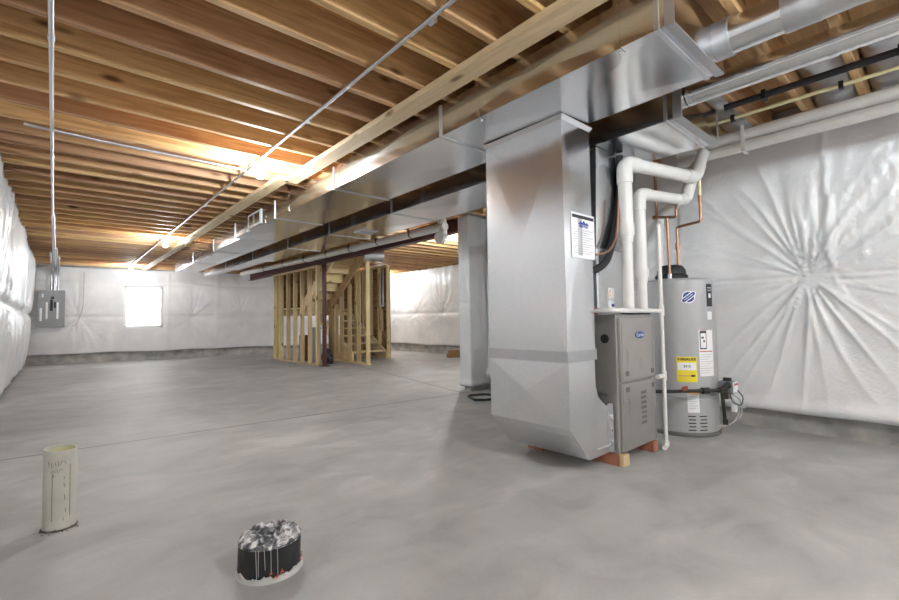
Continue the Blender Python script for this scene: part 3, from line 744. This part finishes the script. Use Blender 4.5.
# long runs along the wall, above
for (x, z, r, lab) in ((4.03, 2.375, .044, 'upper of the two long white pipes hung along the top of the right wall'), (4.03, 2.283, .041, 'lower of the two long white pipes hung along the top of the right wall')):
    o = T('wall_pipe', [(x, 1.52, z), (x, -2.9, z)], r, 'pvc', seg=24); tag(o, lab, 'pipe', 'long white pipes on the right wall')
    for y in (1.42, -.4): T('coupling', [(x, y - .05, z), (x, y + .05, z)], r * 1.13, 'pvc', o, seg=24)
for y in (1.02,):
    bm = bmesh.new(); box(bm, 3.975, 3.983, y - .012, y + .012, 2.23, JB + .02); box(bm, 3.975, 4.085, y - .012, y + .012, 2.232, 2.238); box(bm, 4.078, 4.085, y - .012, y + .012, 2.23, JB)
    o = link_bm('pipe_hanger', bm, 'pvc'); tag(o, 'white plastic hanger around the two long wall pipes', 'pipe hanger')
# thin condensate drain
cd = T('drain_pipe', [(3.345, 1.42, .035), (3.345, 1.42, 1.63)], .0145, 'pvc', seg=16); tag(cd, 'thin white drain pipe standing on the floor at the furnace corner', 'drain pipe')
T('tee', [(3.345, 1.42, .96), (3.345, 1.42, 1.04)], .020, 'pvc', cd); T('tee', [(3.345, 1.42, .49), (3.345, 1.42, .555)], .020, 'pvc', cd)
T('branch', [(3.345, 1.42, .998), (2.66, 1.42, 1.0), (2.66, 1.58, 1.0)], .016, 'pvc', cd, fillet=.03)
T('inlet', [(3.24, 1.42, .522), (3.345, 1.42, .522)], .016, 'pvc', cd)
T('foot', [(3.345, 1.42, .018), (3.345, 1.42, .05)], .021, 'pvc', cd); T('foot_outlet', [(3.35, 1.42, .018), (3.27, 1.40, .018)], .017, 'pvc', cd)
T('adapter', [(2.655, 1.545, 1.0), (2.724, 1.60, 1.0)], .024, 'red_plastic', cd)
T('vent_stub', [(3.345, 1.42, 1.62), (3.345, 1.42, 1.64)], .017, 'pvc', cd)
# refrigerant lines
o = T('insulated_line', [(2.60, 1.60, 1.235), (2.715, 1.545, 1.289), (2.80, 1.54, 1.34), (2.88, 1.545, 1.45), (2.934, 1.545, 1.56), (2.99, 1.545, 1.73), (3.03, 1.545, 1.95), (3.03, 1.545, 2.12)], .025, 'black_foam', fillet=.05); tag(o, 'black foam-wrapped refrigerant line behind the taller white vent pipe', 'refrigerant line')
o = T('copper_line', [(2.585, 1.50, 1.36), (2.648, 1.50, 1.37), (2.78, 1.51, 1.40), (2.875, 1.51, 1.49), (2.915, 1.51, 1.62), (2.94, 1.51, 1.80)], .008, 'copper', fillet=.06); tag(o, 'thin bare copper line curving beside the black foam-wrapped line', 'refrigerant line')

# ------------------------------------------------------------------ water heater
WX, WY, WR = 4.0, 1.56, .28
wh = empty('water_heater', (WX, WY, 0), 'tall grey cylindrical water heater with yellow energy label by the right wall', 'water heater')
L('tank', [(WR - .004, .03), (WR, .035), (WR, .295), (WR - .004, .299), (WR - .004, .303), (WR, .307), (WR, 1.245), (WR - .012, 1.262), (WR - .06, 1.268)], (WX, WY, 0), 'heater_paint', wh, 72)
L('base_pan', [(WR + .006, 0), (WR + .010, .022), (WR + .006, .03), (WR - .02, .03)], (WX, WY, 0), 'furnace_dark', wh, 72)
L('vent_hood', [(.125, 1.262), (.13, 1.30), (.115, 1.315), (.112, 1.35), (.09, 1.385), (.06, 1.395)], (WX - .03, WY + .03, 0), 'black_rubber', wh, 40)
for k in range(0): pass
def patch(name, a0, a1, z0, z1, mat, parent, lift=.0012, seg=10):
    bm = bmesh.new(); r = WR + lift; rows = []
    for i in range(seg + 1):
        a = math.radians(a0 + (a1 - a0) * i / seg); c, s = math.cos(a), math.sin(a)
        rows.append([bm.verts.new((WX + rr * c, WY + rr * s, z)) for rr, z in ((WR - .002, z0), (r, z0), (r, z1), (WR - .002, z1))])
    for a, c in zip(rows, rows[1:]):
        for k in range(4): bm.faces.new((a[k], a[(k + 1) % 4], c[(k + 1) % 4], c[k]))
    bm.faces.new(rows[0]); bm.faces.new(rows[-1][::-1]); bmesh.ops.recalc_face_normals(bm, faces=bm.faces)
    return link_bm(name, bm, mat, parent)
def on(a, z, lift=.004):
    a = math.radians(a); return (WX + (WR + lift) * math.cos(a), WY + (WR + lift) * math.sin(a), z)
def rotat(a): return (PI / 2, 0, math.radians(a) + PI / 2)
yl = patch('energy_label', 196.5, 227, .432, .632, 'label_yellow', wh); yl['label'] = 'yellow energy label'
patch('label_field', 198, 225.5, .525, .585, 'paper', yl, .0018); patch('label_bar', 199, 216, .475, .487, 'label_orange', yl, .0018); patch('label_bar', 217, 223.5, .474, .489, 'ink', yl, .002)
bm = bmesh.new()
for i, ch in enumerate('ENERGYGUIDE'): text('lettering', ch, .026, on(199.3 + i * 2.5, .611, .002), rotat(199.3 + i * 2.5), 'ink', yl, bold=.0008, bm=bm)
link_bm('lettering', bm, 'ink', yl)
bm = bmesh.new()
for i, ch in enumerate('$410'): text('lettering', ch, .028, on(208 + i * 2.6, .556, .0025), rotat(208 + i * 2.6), 'ink', yl, bm=bm)
link_bm('price', bm, 'ink', yl)
wl = patch('warning_label', 231.5, 260, .476, .842, 'paper', wh); wl['label'] = 'tall white warning label'
fr = patch('picture_frame', 233.2, 245.5, .690, .835, 'ink', wl, .0018); patch('picture_field', 234.6, 244.1, .700, .818, 'paper', fr, .0024)
patch('picture_mark', 236, 240, .775, .79, 'ink', fr, .003); patch('picture_mark', 239, 242, .745, .762, 'ink', fr, .003)
patch('label_bar', 232, 258, .668, .676, 'ink_red', wl, .0018); patch('label_bar', 234, 246, .838, .842, 'ink_red', wl, .002)
for k in range(9): patch('printed_line', 233, 257 - (k % 3) * 4, .645 - k * .018, .648 - k * .018, 'ink_grey', wl, .0018)
ll = patch('rating_label', 210.5, 228.5, .192, .352, 'paper', wh); patch('label_bar', 210.5, 228.5, .335, .352, 'label_orange', ll, .0018)
for k in range(6): patch('printed_line', 212.5, 226 - (k % 2) * 3, .315 - k * .018, .318 - k * .018, 'ink_grey', ll, .0018)
lg = patch('round_logo', 214, 222, 1.09, 1.125, 'white_paint', wh, .0008)
# disc with a diagonal pill across it, laid on the curve in strips
def decal(name, n, fn, mat, lift):
    bm = bmesh.new(); rows = []
    for k in range(n + 1):
        (qx0, qz0), (qx1, qz1) = fn(k / n); row = []
        for m_ in range(5):
            t = m_ / 4; qx, qz = qx0 + (qx1 - qx0) * t, qz0 + (qz1 - qz0) * t
            row.append(bm.verts.new(on(218 + math.degrees(qx / WR), 1.108 + qz, lift)))
        rows.append(row)
    for a, c in zip(rows, rows[1:]):
        for m_ in range(4): bm.faces.new((a[m_], c[m_], c[m_ + 1], a[m_ + 1]))
    bmesh.ops.recalc_face_normals(bm, faces=bm.faces); o = link_bm(name, bm, mat, lg); o.modifiers.new('t', 'SOLIDIFY').thickness = .0005; return o
def disc(r):
    def f_(t):
        x = -r * math.cos(PI * t); z = math.sqrt(max(1e-9, r * r - x * x)); return (x, -z), (x, z)
    return f_
def pill(L_, w_):
    def f_(t):
        a = -(L_ + w_) * math.cos(PI * t); e_ = max(0, abs(a) - L_); hw = math.sqrt(max(1e-9, w_ * w_ - e_ * e_)); c, s_ = math.cos(.66), math.sin(.66)
        return (a * c + hw * s_, a * s_ - hw * c), (a * c - hw * s_, a * s_ + hw * c)
    return f_
decal('logo_backing', 24, disc(.050), 'white_paint', .0016); decal('logo_disc', 24, disc(.042), 'ink_blue', .0024)
decal('logo_band', 24, pill(.044, .021), 'white_paint', .0032); decal('logo_band', 24, pill(.044, .014), 'ink_blue', .0040); decal('logo_band', 12, pill(.040, .002), 'white_paint', .0048)
dk = patch('side_badge', 249.5, 264, 1.03, 1.212, 'ink', wh); dk['label'] = 'dark badge with white marks'
patch('badge_mark', 252, 262, 1.155, 1.165, 'ink_grey', dk, .002); patch('badge_mark', 254, 260, 1.10, 1.135, 'paper', dk, .002); patch('badge_mark', 252, 262, 1.178, 1.183, 'paper', dk, .002)
patch('small_label', 250, 261, .925, .99, 'paper', wh)
for k in range(5):
    for a0, a1 in ((210.5, 222), (228, 240.5)):
        patch('vent_slot', a0 + (k % 2) * 1.5, a1, .158 - k * .027, .167 - k * .027, 'black_rubber', wh, .0008)
# gas line and valve
gl = T('gas_pipe', [(3.30, 1.52, .40), (3.42, 1.44, .395), (3.87, 1.245, .372), (3.93, 1.225, .372), (3.955, 1.215, .10)], .0135, 'black_iron', fillet=.02); tag(gl, 'black iron gas pipe crossing in front of the water heater', 'gas pipe')
T('union', [(3.74, 1.303, .378), (3.80, 1.277, .376)], .024, 'black_iron', gl); T('union', [(3.90, 1.234, .372), (3.955, 1.212, .372)], .020, 'black_iron', gl); T('drip_cap', [(3.955, 1.215, .10), (3.955, 1.215, .14)], .019, 'black_iron', gl)
T('shutoff', [(3.955, 1.213, .30), (3.955, 1.213, .40)], .022, 'black_iron', gl)
bm = bmesh.new(); box(bm, 3.52, 3.60, 1.352, 1.365, .395, .425); link_bm('tag', bm, 'red_plastic', gl)
gv = empty('gas_valve', (4.03, 1.22, .33), 'grey gas control valve on the right front of the water heater', 'gas valve')
B('body', 4.0, 4.10, 1.17, 1.27, .33, .43, 'grey_bin', gv, .008); B('face_plate', 4.0, 4.10, 1.160, 1.169, .345, .43, 'paper', gv, .002)
B('warning_strip', 4.01, 4.09, 1.157, 1.160, .40, .415, 'ink_red', gv)
T('knob', [(4.05, 1.22, .43), (4.05, 1.22, .455)], .03, 'black_rubber', gv); T('side_knob', [(3.995, 1.2, .40), (3.965, 1.195, .41)], .024, 'black_rubber', gv)
T('burner_tube', [(4.02, 1.2, .33), (4.04, 1.16, .26), (4.06, 1.14, .2), (4.03, 1.18, .10), (3.98, 1.30, .07)], .005, 'chrome', gv, fillet=.04)
T('burner_tube', [(4.05, 1.2, .33), (4.12, 1.15, .28), (4.11, 1.14, .16), (4.05, 1.22, .07), (3.99, 1.30, .05)], .005, 'chrome', gv, fillet=.04)
T('wire', [(4.0, 1.19, .35), (3.97, 1.17, .28), (4.06, 1.13, .24), (4.12, 1.13, .30), (4.08, 1.16, .36)], .004, 'black_rubber', gv, fillet=.03)
B('igniter', 3.99, 4.03, 1.15, 1.18, .20, .25, 'paper', gv); B('brass_union', 3.965, 4.03, 1.19, 1.23, .30, .335, 'copper', gv)
# copper
CP = 'copper pipes on the water heater'
o = T('copper_pipe', [(3.83, 1.545, 1.268), (3.815, 1.545, 1.775)], .0115, 'copper'); tag(o, 'bright copper pipe rising straight from the front of the water heater top', 'copper pipe', CP)
T('nipple', [(3.83, 1.545, 1.268), (3.83, 1.545, 1.31)], .017, 'chrome', o)
o = T('copper_pipe', [(3.815, 1.63, 2.35), (3.815, 1.63, 1.80), (3.815, 1.47, 1.772), (3.815, 1.47, 1.92)], .0115, 'copper', fillet=.02); tag(o, 'copper pipe with a short step dropping from the ceiling above the water heater', 'copper pipe', CP)
T('fitting', [(3.815, 1.66, 1.805), (3.815, 1.62, 1.798)], .016, 'copper', o); T('fitting', [(3.815, 1.47, 1.87), (3.815, 1.47, 1.93)], .0155, 'copper', o)
o = T('copper_pipe', [(3.97, 1.53, 1.268), (3.96, 1.525, 1.715), (3.96, 1.335, 1.735), (3.96, 1.335, 1.94)], .0115, 'copper', fillet=.02); tag(o, 'copper pipe stepping right towards the wall above the water heater', 'copper pipe', CP)
T('fitting', [(3.965, 1.527, 1.52), (3.965, 1.527, 1.58)], .018, 'copper', o); T('fitting', [(3.96, 1.335, 1.90), (3.96, 1.335, 1.95)], .0155, 'copper', o)
o = T('water_line', [(3.96, 1.335, 1.94), (3.965, 1.33, 2.23)], .0105, 'pex'); tag(o, 'short yellow plastic water line above the stepped copper pipe', 'water line')
o = T('wall_pin', [(4.36, .75, 1.255), (4.40, .75, 1.255)], .012, 'chrome'); tag(o, 'small metal pin holding the plastic where the folds meet', 'pin')

# ------------------------------------------------------------------ pipes in the upper right
o = T('water_line', [(3.686, 1.45, JB - .022), (3.686, -2.9, JB - .022)], .012, 'pex'); tag(o, 'long yellow plastic water line clipped under the joists', 'water line')
for y in (1.0, .40, -.22): B('clip', 3.668, 3.704, y - .012, y + .012, JB - .045, JB + .0, 'black_rubber', o)
o = T('insulated_line', [(3.44, .98, JB - .028), (3.44, 0, JB - .028), (3.46, -2.9, JB - .028)], .021, 'black_foam'); tag(o, 'long black foam-wrapped line under the joists beside the yellow line', 'refrigerant line')
for y in (.75, .12, -.5): B('clip', 3.412, 3.468, y - .012, y + .012, JB - .06, JB, 'black_rubber', o)
# long thin round duct joined to the lower trunk
rd = T('round_duct', [(2.86, 1.005, 2.30), (2.86, -.10, 2.30), (2.86, -2.9, 2.30)], .066, 'galv_shiny', seg=40); tag(rd, 'long thin shiny round duct leaving the end of the trunk duct above the furnace', 'round duct')
T('seam_band', [(2.86, .35, 2.30), (2.86, .315, 2.30)], .069, 'galv', rd, seg=40)
T('seam_ridge', [(2.797, .98, 2.275), (2.797, -.10, 2.275), (2.797, -2.0, 2.275)], .003, 'galv', rd)
fd = T('round_duct', [(2.42, .71, 2.305), (2.42, .10, 2.305)], .082, 'galv_shiny', seg=40); tag(fd, 'fat round duct with taped joints leaving the end of the large trunk', 'round duct')
def taped(pts, r, nm='tape_wrap'):
    bm = bmesh.new(); tube(bm, pts, r, 40, True, 0)
    for v in bm.verts: v.co += Vector((nz(v.co.x * 30, v.co.y * 12, v.co.z * 30), 0, nz(v.co.y * 14, v.co.x * 30, v.co.z * 30))) * .004
    return link_bm(nm, bm, 'duct_tape', fd, smooth='auto')
taped([(2.42, .712 - .014 * k, 2.305) for k in range(6)], .088)
taped([(2.42, .44 - .016 * k, 2.305) for k in range(9)], .088)
T('elbow', [(2.42, .32, 2.305), (2.42, .16, 2.305), (2.46, .06, 2.31), (2.56, -.02, 2.33)], .086, 'duct_tape', fd, fillet=.06, seg=40)
T('outlet', [(2.52, .01, 2.32), (3.1, -.45, 2.42)], .08, 'galv_shiny', fd, seg=40)

# ------------------------------------------------------------------ white pipe hung on the beam
wp = T('drain_main', [(4.12, 4.72, 2.285), (4.02, 8.8, 2.30), (3.9, 13.2, 2.34)], .060, 'pvc_old' if 0 else 'pvc', seg=28); tag(wp, 'large white drain pipe hung beside the dark red beam', 'pipe')
for y in (5.5, 6.4, 7.3, 8.2, 9.2, 10.3, 11.5):
    x = 4.12 - (y - 4.72) * .0255; z = 2.285 + (y - 4.72) * .005
    bm = bmesh.new(); tube(bm, [(x, y - .012, z), (x, y + .012, z)], .064, 28); box(bm, x - .066, x - .060, y - .012, y + .012, z, JB); link_bm('hanger', bm, 'black_rubber', wp)
T('coupling', [(4.02, 8.9, 2.30), (4.015, 9.1, 2.30)], .068, 'pvc', wp, seg=28); T('coupling', [(4.06, 7.1, 2.296), (4.058, 7.25, 2.296)], .068, 'pvc', wp, seg=28)
el = T('drain_elbow', [(4.13, 4.80, 2.40), (4.13, 4.78, 2.12), (4.02, 4.70, 2.10)], .062, 'pvc', fillet=.10, seg=28); tag(el, 'white pipe elbow with open end at the top of the wrapped column', 'pipe')
T('hub', [(4.05, 4.72, 2.10), (3.96, 4.68, 2.10)], .072, 'pvc', el, seg=28)
gr_ = T('round_duct', [(5.05, 7.78, 2.30), (4.72, 7.96, 2.30)], .11, 'duct_tape', seg=32); tag(gr_, 'short grey round duct stub under the joists beside the stair stringer', 'round duct')
T('end_cap', [(5.07, 7.77, 2.30), (5.045, 7.783, 2.30)], .112, 'duct_tape', gr_, seg=32)
B('hanger', 4.82, 4.85, 7.87, 7.93, 2.40, JB + .02, 'galv', gr_)

# ------------------------------------------------------------------ electrical
EC = 'ceiling conduits'
c1 = T('conduit', [(-.025, -2.9, JB - .018), (-.045, 2.9, JB - .018), (-.085, 13.6, JB - .018), (-.085, 14.60, JB - .03)], .0115, 'emt'); tag(c1, 'long steel conduit under the joists running to the electrical panel', 'conduit', EC)
for y in (2.92, 5.0, 8.0): T('coupling', [(-.045 - (y - 2.9) * .0037, y - .03, JB - .018), (-.045 - (y - 2.9) * .0037, y + .03, JB - .018)], .015, 'emt', c1)
for i, dx in enumerate((-.03, .03, .06, .10)):
    y0 = (11.6, 7.6, 11.0, 12.3)[i]; x = -.085 + dx
    o = T('conduit', [(x, y0, JB - .018), (x, 14.58, JB - .018), (x, 14.72 - .0 * i, 2.25), (x, 14.70, 1.84)], .016, 'emt', fillet=.08)
    tag(o, ('steel conduit dropping to the left side of the electrical panel', 'steel conduit starting halfway along the ceiling and dropping to the panel', 'short steel conduit dropping to the middle of the electrical panel', 'steel conduit dropping to the right side of the electrical panel')[i], 'conduit', 'conduits dropping to the panel')
c2 = T('conduit', [(1.315, -2.9, JB - .018), (1.315, .5, JB - .018), (1.34, 13.3, JB - .018)], .0115, 'emt'); tag(c2, 'long diagonal-looking conduit under the joists carrying the bare bulbs', 'conduit', EC)
for y in (1.6, 3.0, 6.0, 7.2, 10, 11.5): T('coupling', [(1.335, y - .02, JB - .018), (1.335, y + .02, JB - .018)], .016, 'emt', c2)
c3 = T('conduit', [(-.20, 4.31, JB - .02), (.25, 4.345, JB - .02), (1.33, 4.36, JB - .02)], .013, 'emt'); tag(c3, 'short cross conduit joining the bulb conduit near the nearest bulb', 'conduit', EC)
def lamp(x, y, lab, z=JB, glow='bulb_glow'):
    t = empty('bulb_light', (x, y, z - .04), lab, 'bare bulb', 'bare ceiling bulbs')
    L('junction_box', [(.05, -.04), (.052, -.004), (.05, -.001)], (x, y, z), 'emt', t, 8)
    L('lamp_holder', [(.028, -.072), (.045, -.06), (.056, -.046), (.056, -.04)], (x, y, z), 'white_ceramic', t, 24)
    bm = bmesh.new(); bmesh.ops.create_uvsphere(bm, u_segments=24, v_segments=16, radius=.040, matrix=Matrix.Translation((x, y, z - .135)))
    for v in bm.verts:
        dz = v.co.z - (z - .135)
        if dz > .01: k = 1 - min(1, (dz - .01) / .03) * .45; v.co.x = x + (v.co.x - x) * k; v.co.y = y + (v.co.y - y) * k; v.co.z += dz * .5
    link_bm('bulb', bm, glow, t, smooth=True)
lamp(1.345, 4.05, 'lit bare bulb nearest the camera on the ceiling conduit', glow='bulb_glow_dim')
lamp(1.345, 8.68, 'lit bare bulb, middle one along the ceiling conduit', glow='bulb_glow_soft')
lamp(1.345, 13.25, 'lit bare bulb farthest along the conduit near the window wall', glow='bulb_glow_soft')
lamp(1.345, -.62, 'lit bare bulb on the conduit behind the viewpoint', glow='bulb_glow_strong')
lamp(3.15, -1.95, 'added fill bulb in the corner behind the viewpoint')  # no known fixture here; added out of view to brighten the near floor and wall
lamp(5.3, 5.6, 'lit bare bulb in the bay behind the wrapped column', glow='bulb_glow_strong')
lamp(7.25, 11.3, 'lit bare bulb in the bay behind the sheathed stair wall')

ep = empty('electrical_panel', (-.02, 14.75, .93), 'grey electrical panel on the far wall with its cover open to the breakers', 'electrical panel')
def EP(name, u0, u1, z0, z1, d0, d1, mat, parent=ep):
    bm = bmesh.new(); q = []
    for u, d in ((u0, d0), (u1, d0), (u1, d1), (u0, d1)):
        p_ = FA + FU * u + FN * d; q.append((p_.x, p_.y))
    prism(bm, q, 'z', z0, z1); return link_bm(name, bm, mat, parent)
U0 = .30
EP('enclosure', U0, U0 + .47, .93, 1.84, .10, .20, 'panel_grey'); EP('trim_plate', U0 - .02, U0 + .49, .96, 1.82, .20, .207, 'panel_grey')
EP('breaker_column', U0 + .21, U0 + .26, 1.33, 1.60, .207, .215, 'black_rubber'); EP('breaker_column', U0 + .28, U0 + .32, 1.40, 1.55, .207, .215, 'black_rubber'); EP('main_breaker', U0 + .23, U0 + .28, 1.62, 1.68, .207, .22, 'black_rubber')
EP('directory_label', U0 + .13, U0 + .165, 1.13, 1.54, .207, .210, 'paper'); EP('directory_label', U0 + .33, U0 + .37, 1.13, 1.54, .207, .210, 'paper'); EP('directory_label', U0 + .02, U0 + .06, 1.08, 1.40, .207, .210, 'paper'); EP('directory_label', U0 + .05, U0 + .085, 1.66, 1.75, .207, .210, 'paper')
o = T('cable', [(.50, 14.62, JB - .1), (.505, 14.62, 2.1), (.50, 14.60, 1.7), (.49, 14.60, 1.35), (.38, 14.60, 1.0), (.28, 14.6, .93)], .007, 'ink_grey', fillet=.15); tag(o, 'thin grey cable hanging down the far wall between panel and window', 'cable')
o = T('hose', [(3.66, 3.72, .02), (3.78, 3.60, .02), (4.0, 3.62, .02), (4.05, 3.9, .02), (3.8, 4.0, .02), (3.66, 3.72, .02)], .014, 'black_rubber', fillet=.08); tag(o, 'dark hose loop lying on the floor behind the tall duct', 'hose')

# ------------------------------------------------------------------ floor stubs
ps = empty('pipe_stub', (.025, 2.872, 0), 'cream upright plastic pipe stub with pen marks, cast in the floor', 'pipe stub')
bm = bmesh.new(); r0, r1 = .063, .056; n = 40; rows = []
for (r, z) in ((r0, 0), (r0, .372), (r1, .372), (r1, .02)): rows.append([bm.verts.new((.025 + r * math.cos(2 * PI * k / n), 2.872 + r * math.sin(2 * PI * k / n), z + (.006 * math.cos(2 * PI * k / n - 2.4) if z > .1 else 0))) for k in range(n)])
for a, c in zip(rows, rows[1:]):
    for k in range(n): bm.faces.new((a[k], a[(k + 1) % n], c[(k + 1) % n], c[k]))
link_bm('pipe_wall', bm, 'pvc_old', ps, smooth='auto')
bm = bmesh.new(); rows = []
for r, z in ((r1 - .0008, .366), (r1 - .0008, .021)): rows.append([bm.verts.new((.025 + r * math.cos(2 * PI * k / n), 2.872 + r * math.sin(2 * PI * k / n), z)) for k in range(n)])
for k in range(n): bm.faces.new((rows[0][k], rows[1][k], rows[1][(k + 1) % n], rows[0][(k + 1) % n]))
link_bm('inner_lining', bm, 'pvc_inside', ps, smooth=True)
L('mortar_ring', [(.071, 0), (.068, .004), (.063, .006)], (.025, 2.872, 0), 'dirt', ps)
def onp(a, z, r=.0638): a = math.radians(a); return (.025 + r * math.cos(a), 2.872 + r * math.sin(a), z)
bm = bmesh.new()
strokes = [[(228, .325), (230, .30)], [(240, .318), (241, .292)], [(252, .32), (256, .30)], [(262, .325), (263, .30), (270, .31), (278, .325)], [(283, .322), (288, .305)], [(240, .272), (244, .285), (250, .27), (256, .287), (262, .272), (270, .285), (278, .28)], [(247, .262), (249, .25)],
           [(243, .27), (244, .05)], [(303, .30), (305, .06)], [(282, .25), (283, .235)], [(282, .22), (284, .20)], [(284, .165), (286, .14)], [(288, .10), (289, .08)], [(281, .06), (282, .045)]]
for s_ in strokes:
    tube(bm, [onp(a, z, .0634) for a, z in s_], .0011, 6)
link_bm('pen_marks', bm, 'marker_green', ps)
bm = bmesh.new()
for k in range(46):
    a = random.uniform(190, 330); r = .0635 + random.random() * .03; z = .009 - (r - .0635) * .25
    bmesh.ops.create_icosphere(bm, subdivisions=1, radius=random.uniform(.001, .0035), matrix=Matrix.Translation((.025 + r * math.cos(math.radians(a)), 2.872 + r * math.sin(math.radians(a)), z)))
link_bm('dirt_specks', bm, 'dirt', ps)
# black stub with tape
SX, SY, SR, SH = .643, 1.815, .113, .125
bs = empty('black_stub', (SX, SY, 0), 'black pipe stub capped with crumpled plastered tape in the near floor', 'pipe stub')
bm = bmesh.new(); n = 56; rows = []
for z in [0, .02, .04, .07, .10, .115, SH - .002]:
    rows.append([bm.verts.new((SX + (SR + .004 * nz(math.cos(a) * 3, math.sin(a) * 3, z * 12) + (.003 if z < .03 else 0)) * math.cos(a), SY + (SR + .004 * nz(math.cos(a) * 3, math.sin(a) * 3, z * 12)) * math.sin(a), z)) for a in [2 * PI * k / n for k in range(n)]])
for a, c in zip(rows, rows[1:]):
    for k in range(n): bm.faces.new((a[k], a[(k + 1) % n], c[(k + 1) % n], c[k]))
link_bm('black_band', bm, 'black_rubber', bs, smooth='auto')
bm = bmesh.new(); rows = []
for i in range(22):
    r = (SR + .003) * (1 - i / 21.5)
    row = []
    for k in range(n):
        a = 2 * PI * k / n; x, y = math.cos(a) * r, math.sin(a) * r
        cr = max(0, 1 - 2.2 * abs(nz(x * 22, y * 22, 3.))) ** 2
        zz = SH + (-.008 if i == 0 else 0) + (.022 * cr * min(1, i / 4) + .008 * nz(x * 60, y * 60)) * (1 if i else .4)
        if i > 2: zz += .012 * math.exp(-((x + .01) / .03) ** 2 - ((y - .0) / .04) ** 2)
        row.append(bm.verts.new((SX + x, SY + y, zz)))
    rows.append(row)
for a, c in zip(rows, rows[1:]):
    for k in range(n): bm.faces.new((a[k], a[(k + 1) % n], c[(k + 1) % n], c[k]))
bm.faces.new(rows[-1])
link_bm('crumpled_cap', bm, 'plastered_tape', bs, smooth=True)
# plaster collar with ragged upper edge
bm = bmesh.new(); rows = []
for i in range(160):
    a = 2 * PI * i / 160; h = .018 + .014 * nz(math.cos(a) * 4, math.sin(a) * 4, 1.) + .008 * nz(math.cos(a) * 17, math.sin(a) * 17, 2.)
    h = max(.004, h * (1.0 if math.cos(a - math.radians(250)) > -.2 else .6))
    rows.append([bm.verts.new((SX + r * math.cos(a), SY + r * math.sin(a), z)) for r, z in ((SR + .011, 0), (SR + .009, .004), (SR + .0075, .010), (SR + .0065, h), (SR - .002, h))])
for i in range(160):
    a, c = rows[i], rows[(i + 1) % 160]
    for k in range(4): bm.faces.new((a[k], c[k], c[k + 1], a[k + 1]))
link_bm('plaster_collar', bm, 'plaster', bs, smooth='auto')
bm = bmesh.new()
for a, z0 in ((226, .02), (231, .028), (241, .05), (252, .03), (263, .02)):
    aa = math.radians(a); bb = math.radians(a + random.uniform(-2, 2)); R_ = SR + .0045
    tube(bm, [(SX + R_ * math.cos(aa), SY + R_ * math.sin(aa), .122), (SX + R_ * math.cos(bb), SY + R_ * math.sin(bb), z0)], .0010, 6)
link_bm('plaster_drips', bm, 'plaster', bs)
bm = bmesh.new()
for k in range(60):
    a = math.radians(random.choice((random.uniform(250, 275), random.uniform(310, 345)))); R_ = SR + .006; z = random.uniform(.012, .042)
    bmesh.ops.create_icosphere(bm, subdivisions=1, radius=random.uniform(.001, .003), matrix=Matrix.Translation((SX + R_ * math.cos(a), SY + R_ * math.sin(a), z)))
link_bm('red_primer_specks', bm, 'ink_red', bs)
# ------------------------------------------------------------------ camera, world, view
cam = bpy.data.cameras.new('camera'); co = bpy.data.objects.new('camera', cam); COL.objects.link(co); SC.camera = co
cam.sensor_width = 36.; cam.lens = 443.78 / 899 * 36.; cam.clip_start = .02
yaw, pit, rol = math.radians(41.514), math.radians(2.503), math.radians(-.930)
f = Vector((math.sin(yaw) * math.cos(pit), math.cos(yaw) * math.cos(pit), math.sin(pit))); s = Vector((math.cos(yaw), -math.sin(yaw), 0)); u = s.cross(f)
s2 = s * math.cos(rol) + u * math.sin(rol); u2 = -s * math.sin(rol) + u * math.cos(rol)
mw = Matrix((s2, u2, -f)).transposed().to_4x4(); mw.translation = (0, 0, .96); co.matrix_world = mw
w = bpy.data.worlds.new('world'); SC.world = w; w.use_nodes = True
w.node_tree.nodes['Background'].inputs[0].default_value = (.8, .9, 1, 1); w.node_tree.nodes['Background'].inputs[1].default_value = .3
SC.view_settings.view_transform = 'Standard'; SC.view_settings.look = 'None'; SC.view_settings.gamma = 1.; SC.view_settings.exposure = 2.4
SC.view_settings.use_curve_mapping = False
SC.cycles.use_denoising = True
SC.cycles.max_bounces = 14; SC.cycles.diffuse_bounces = 8; SC.cycles.sample_clamp_indirect = 12.
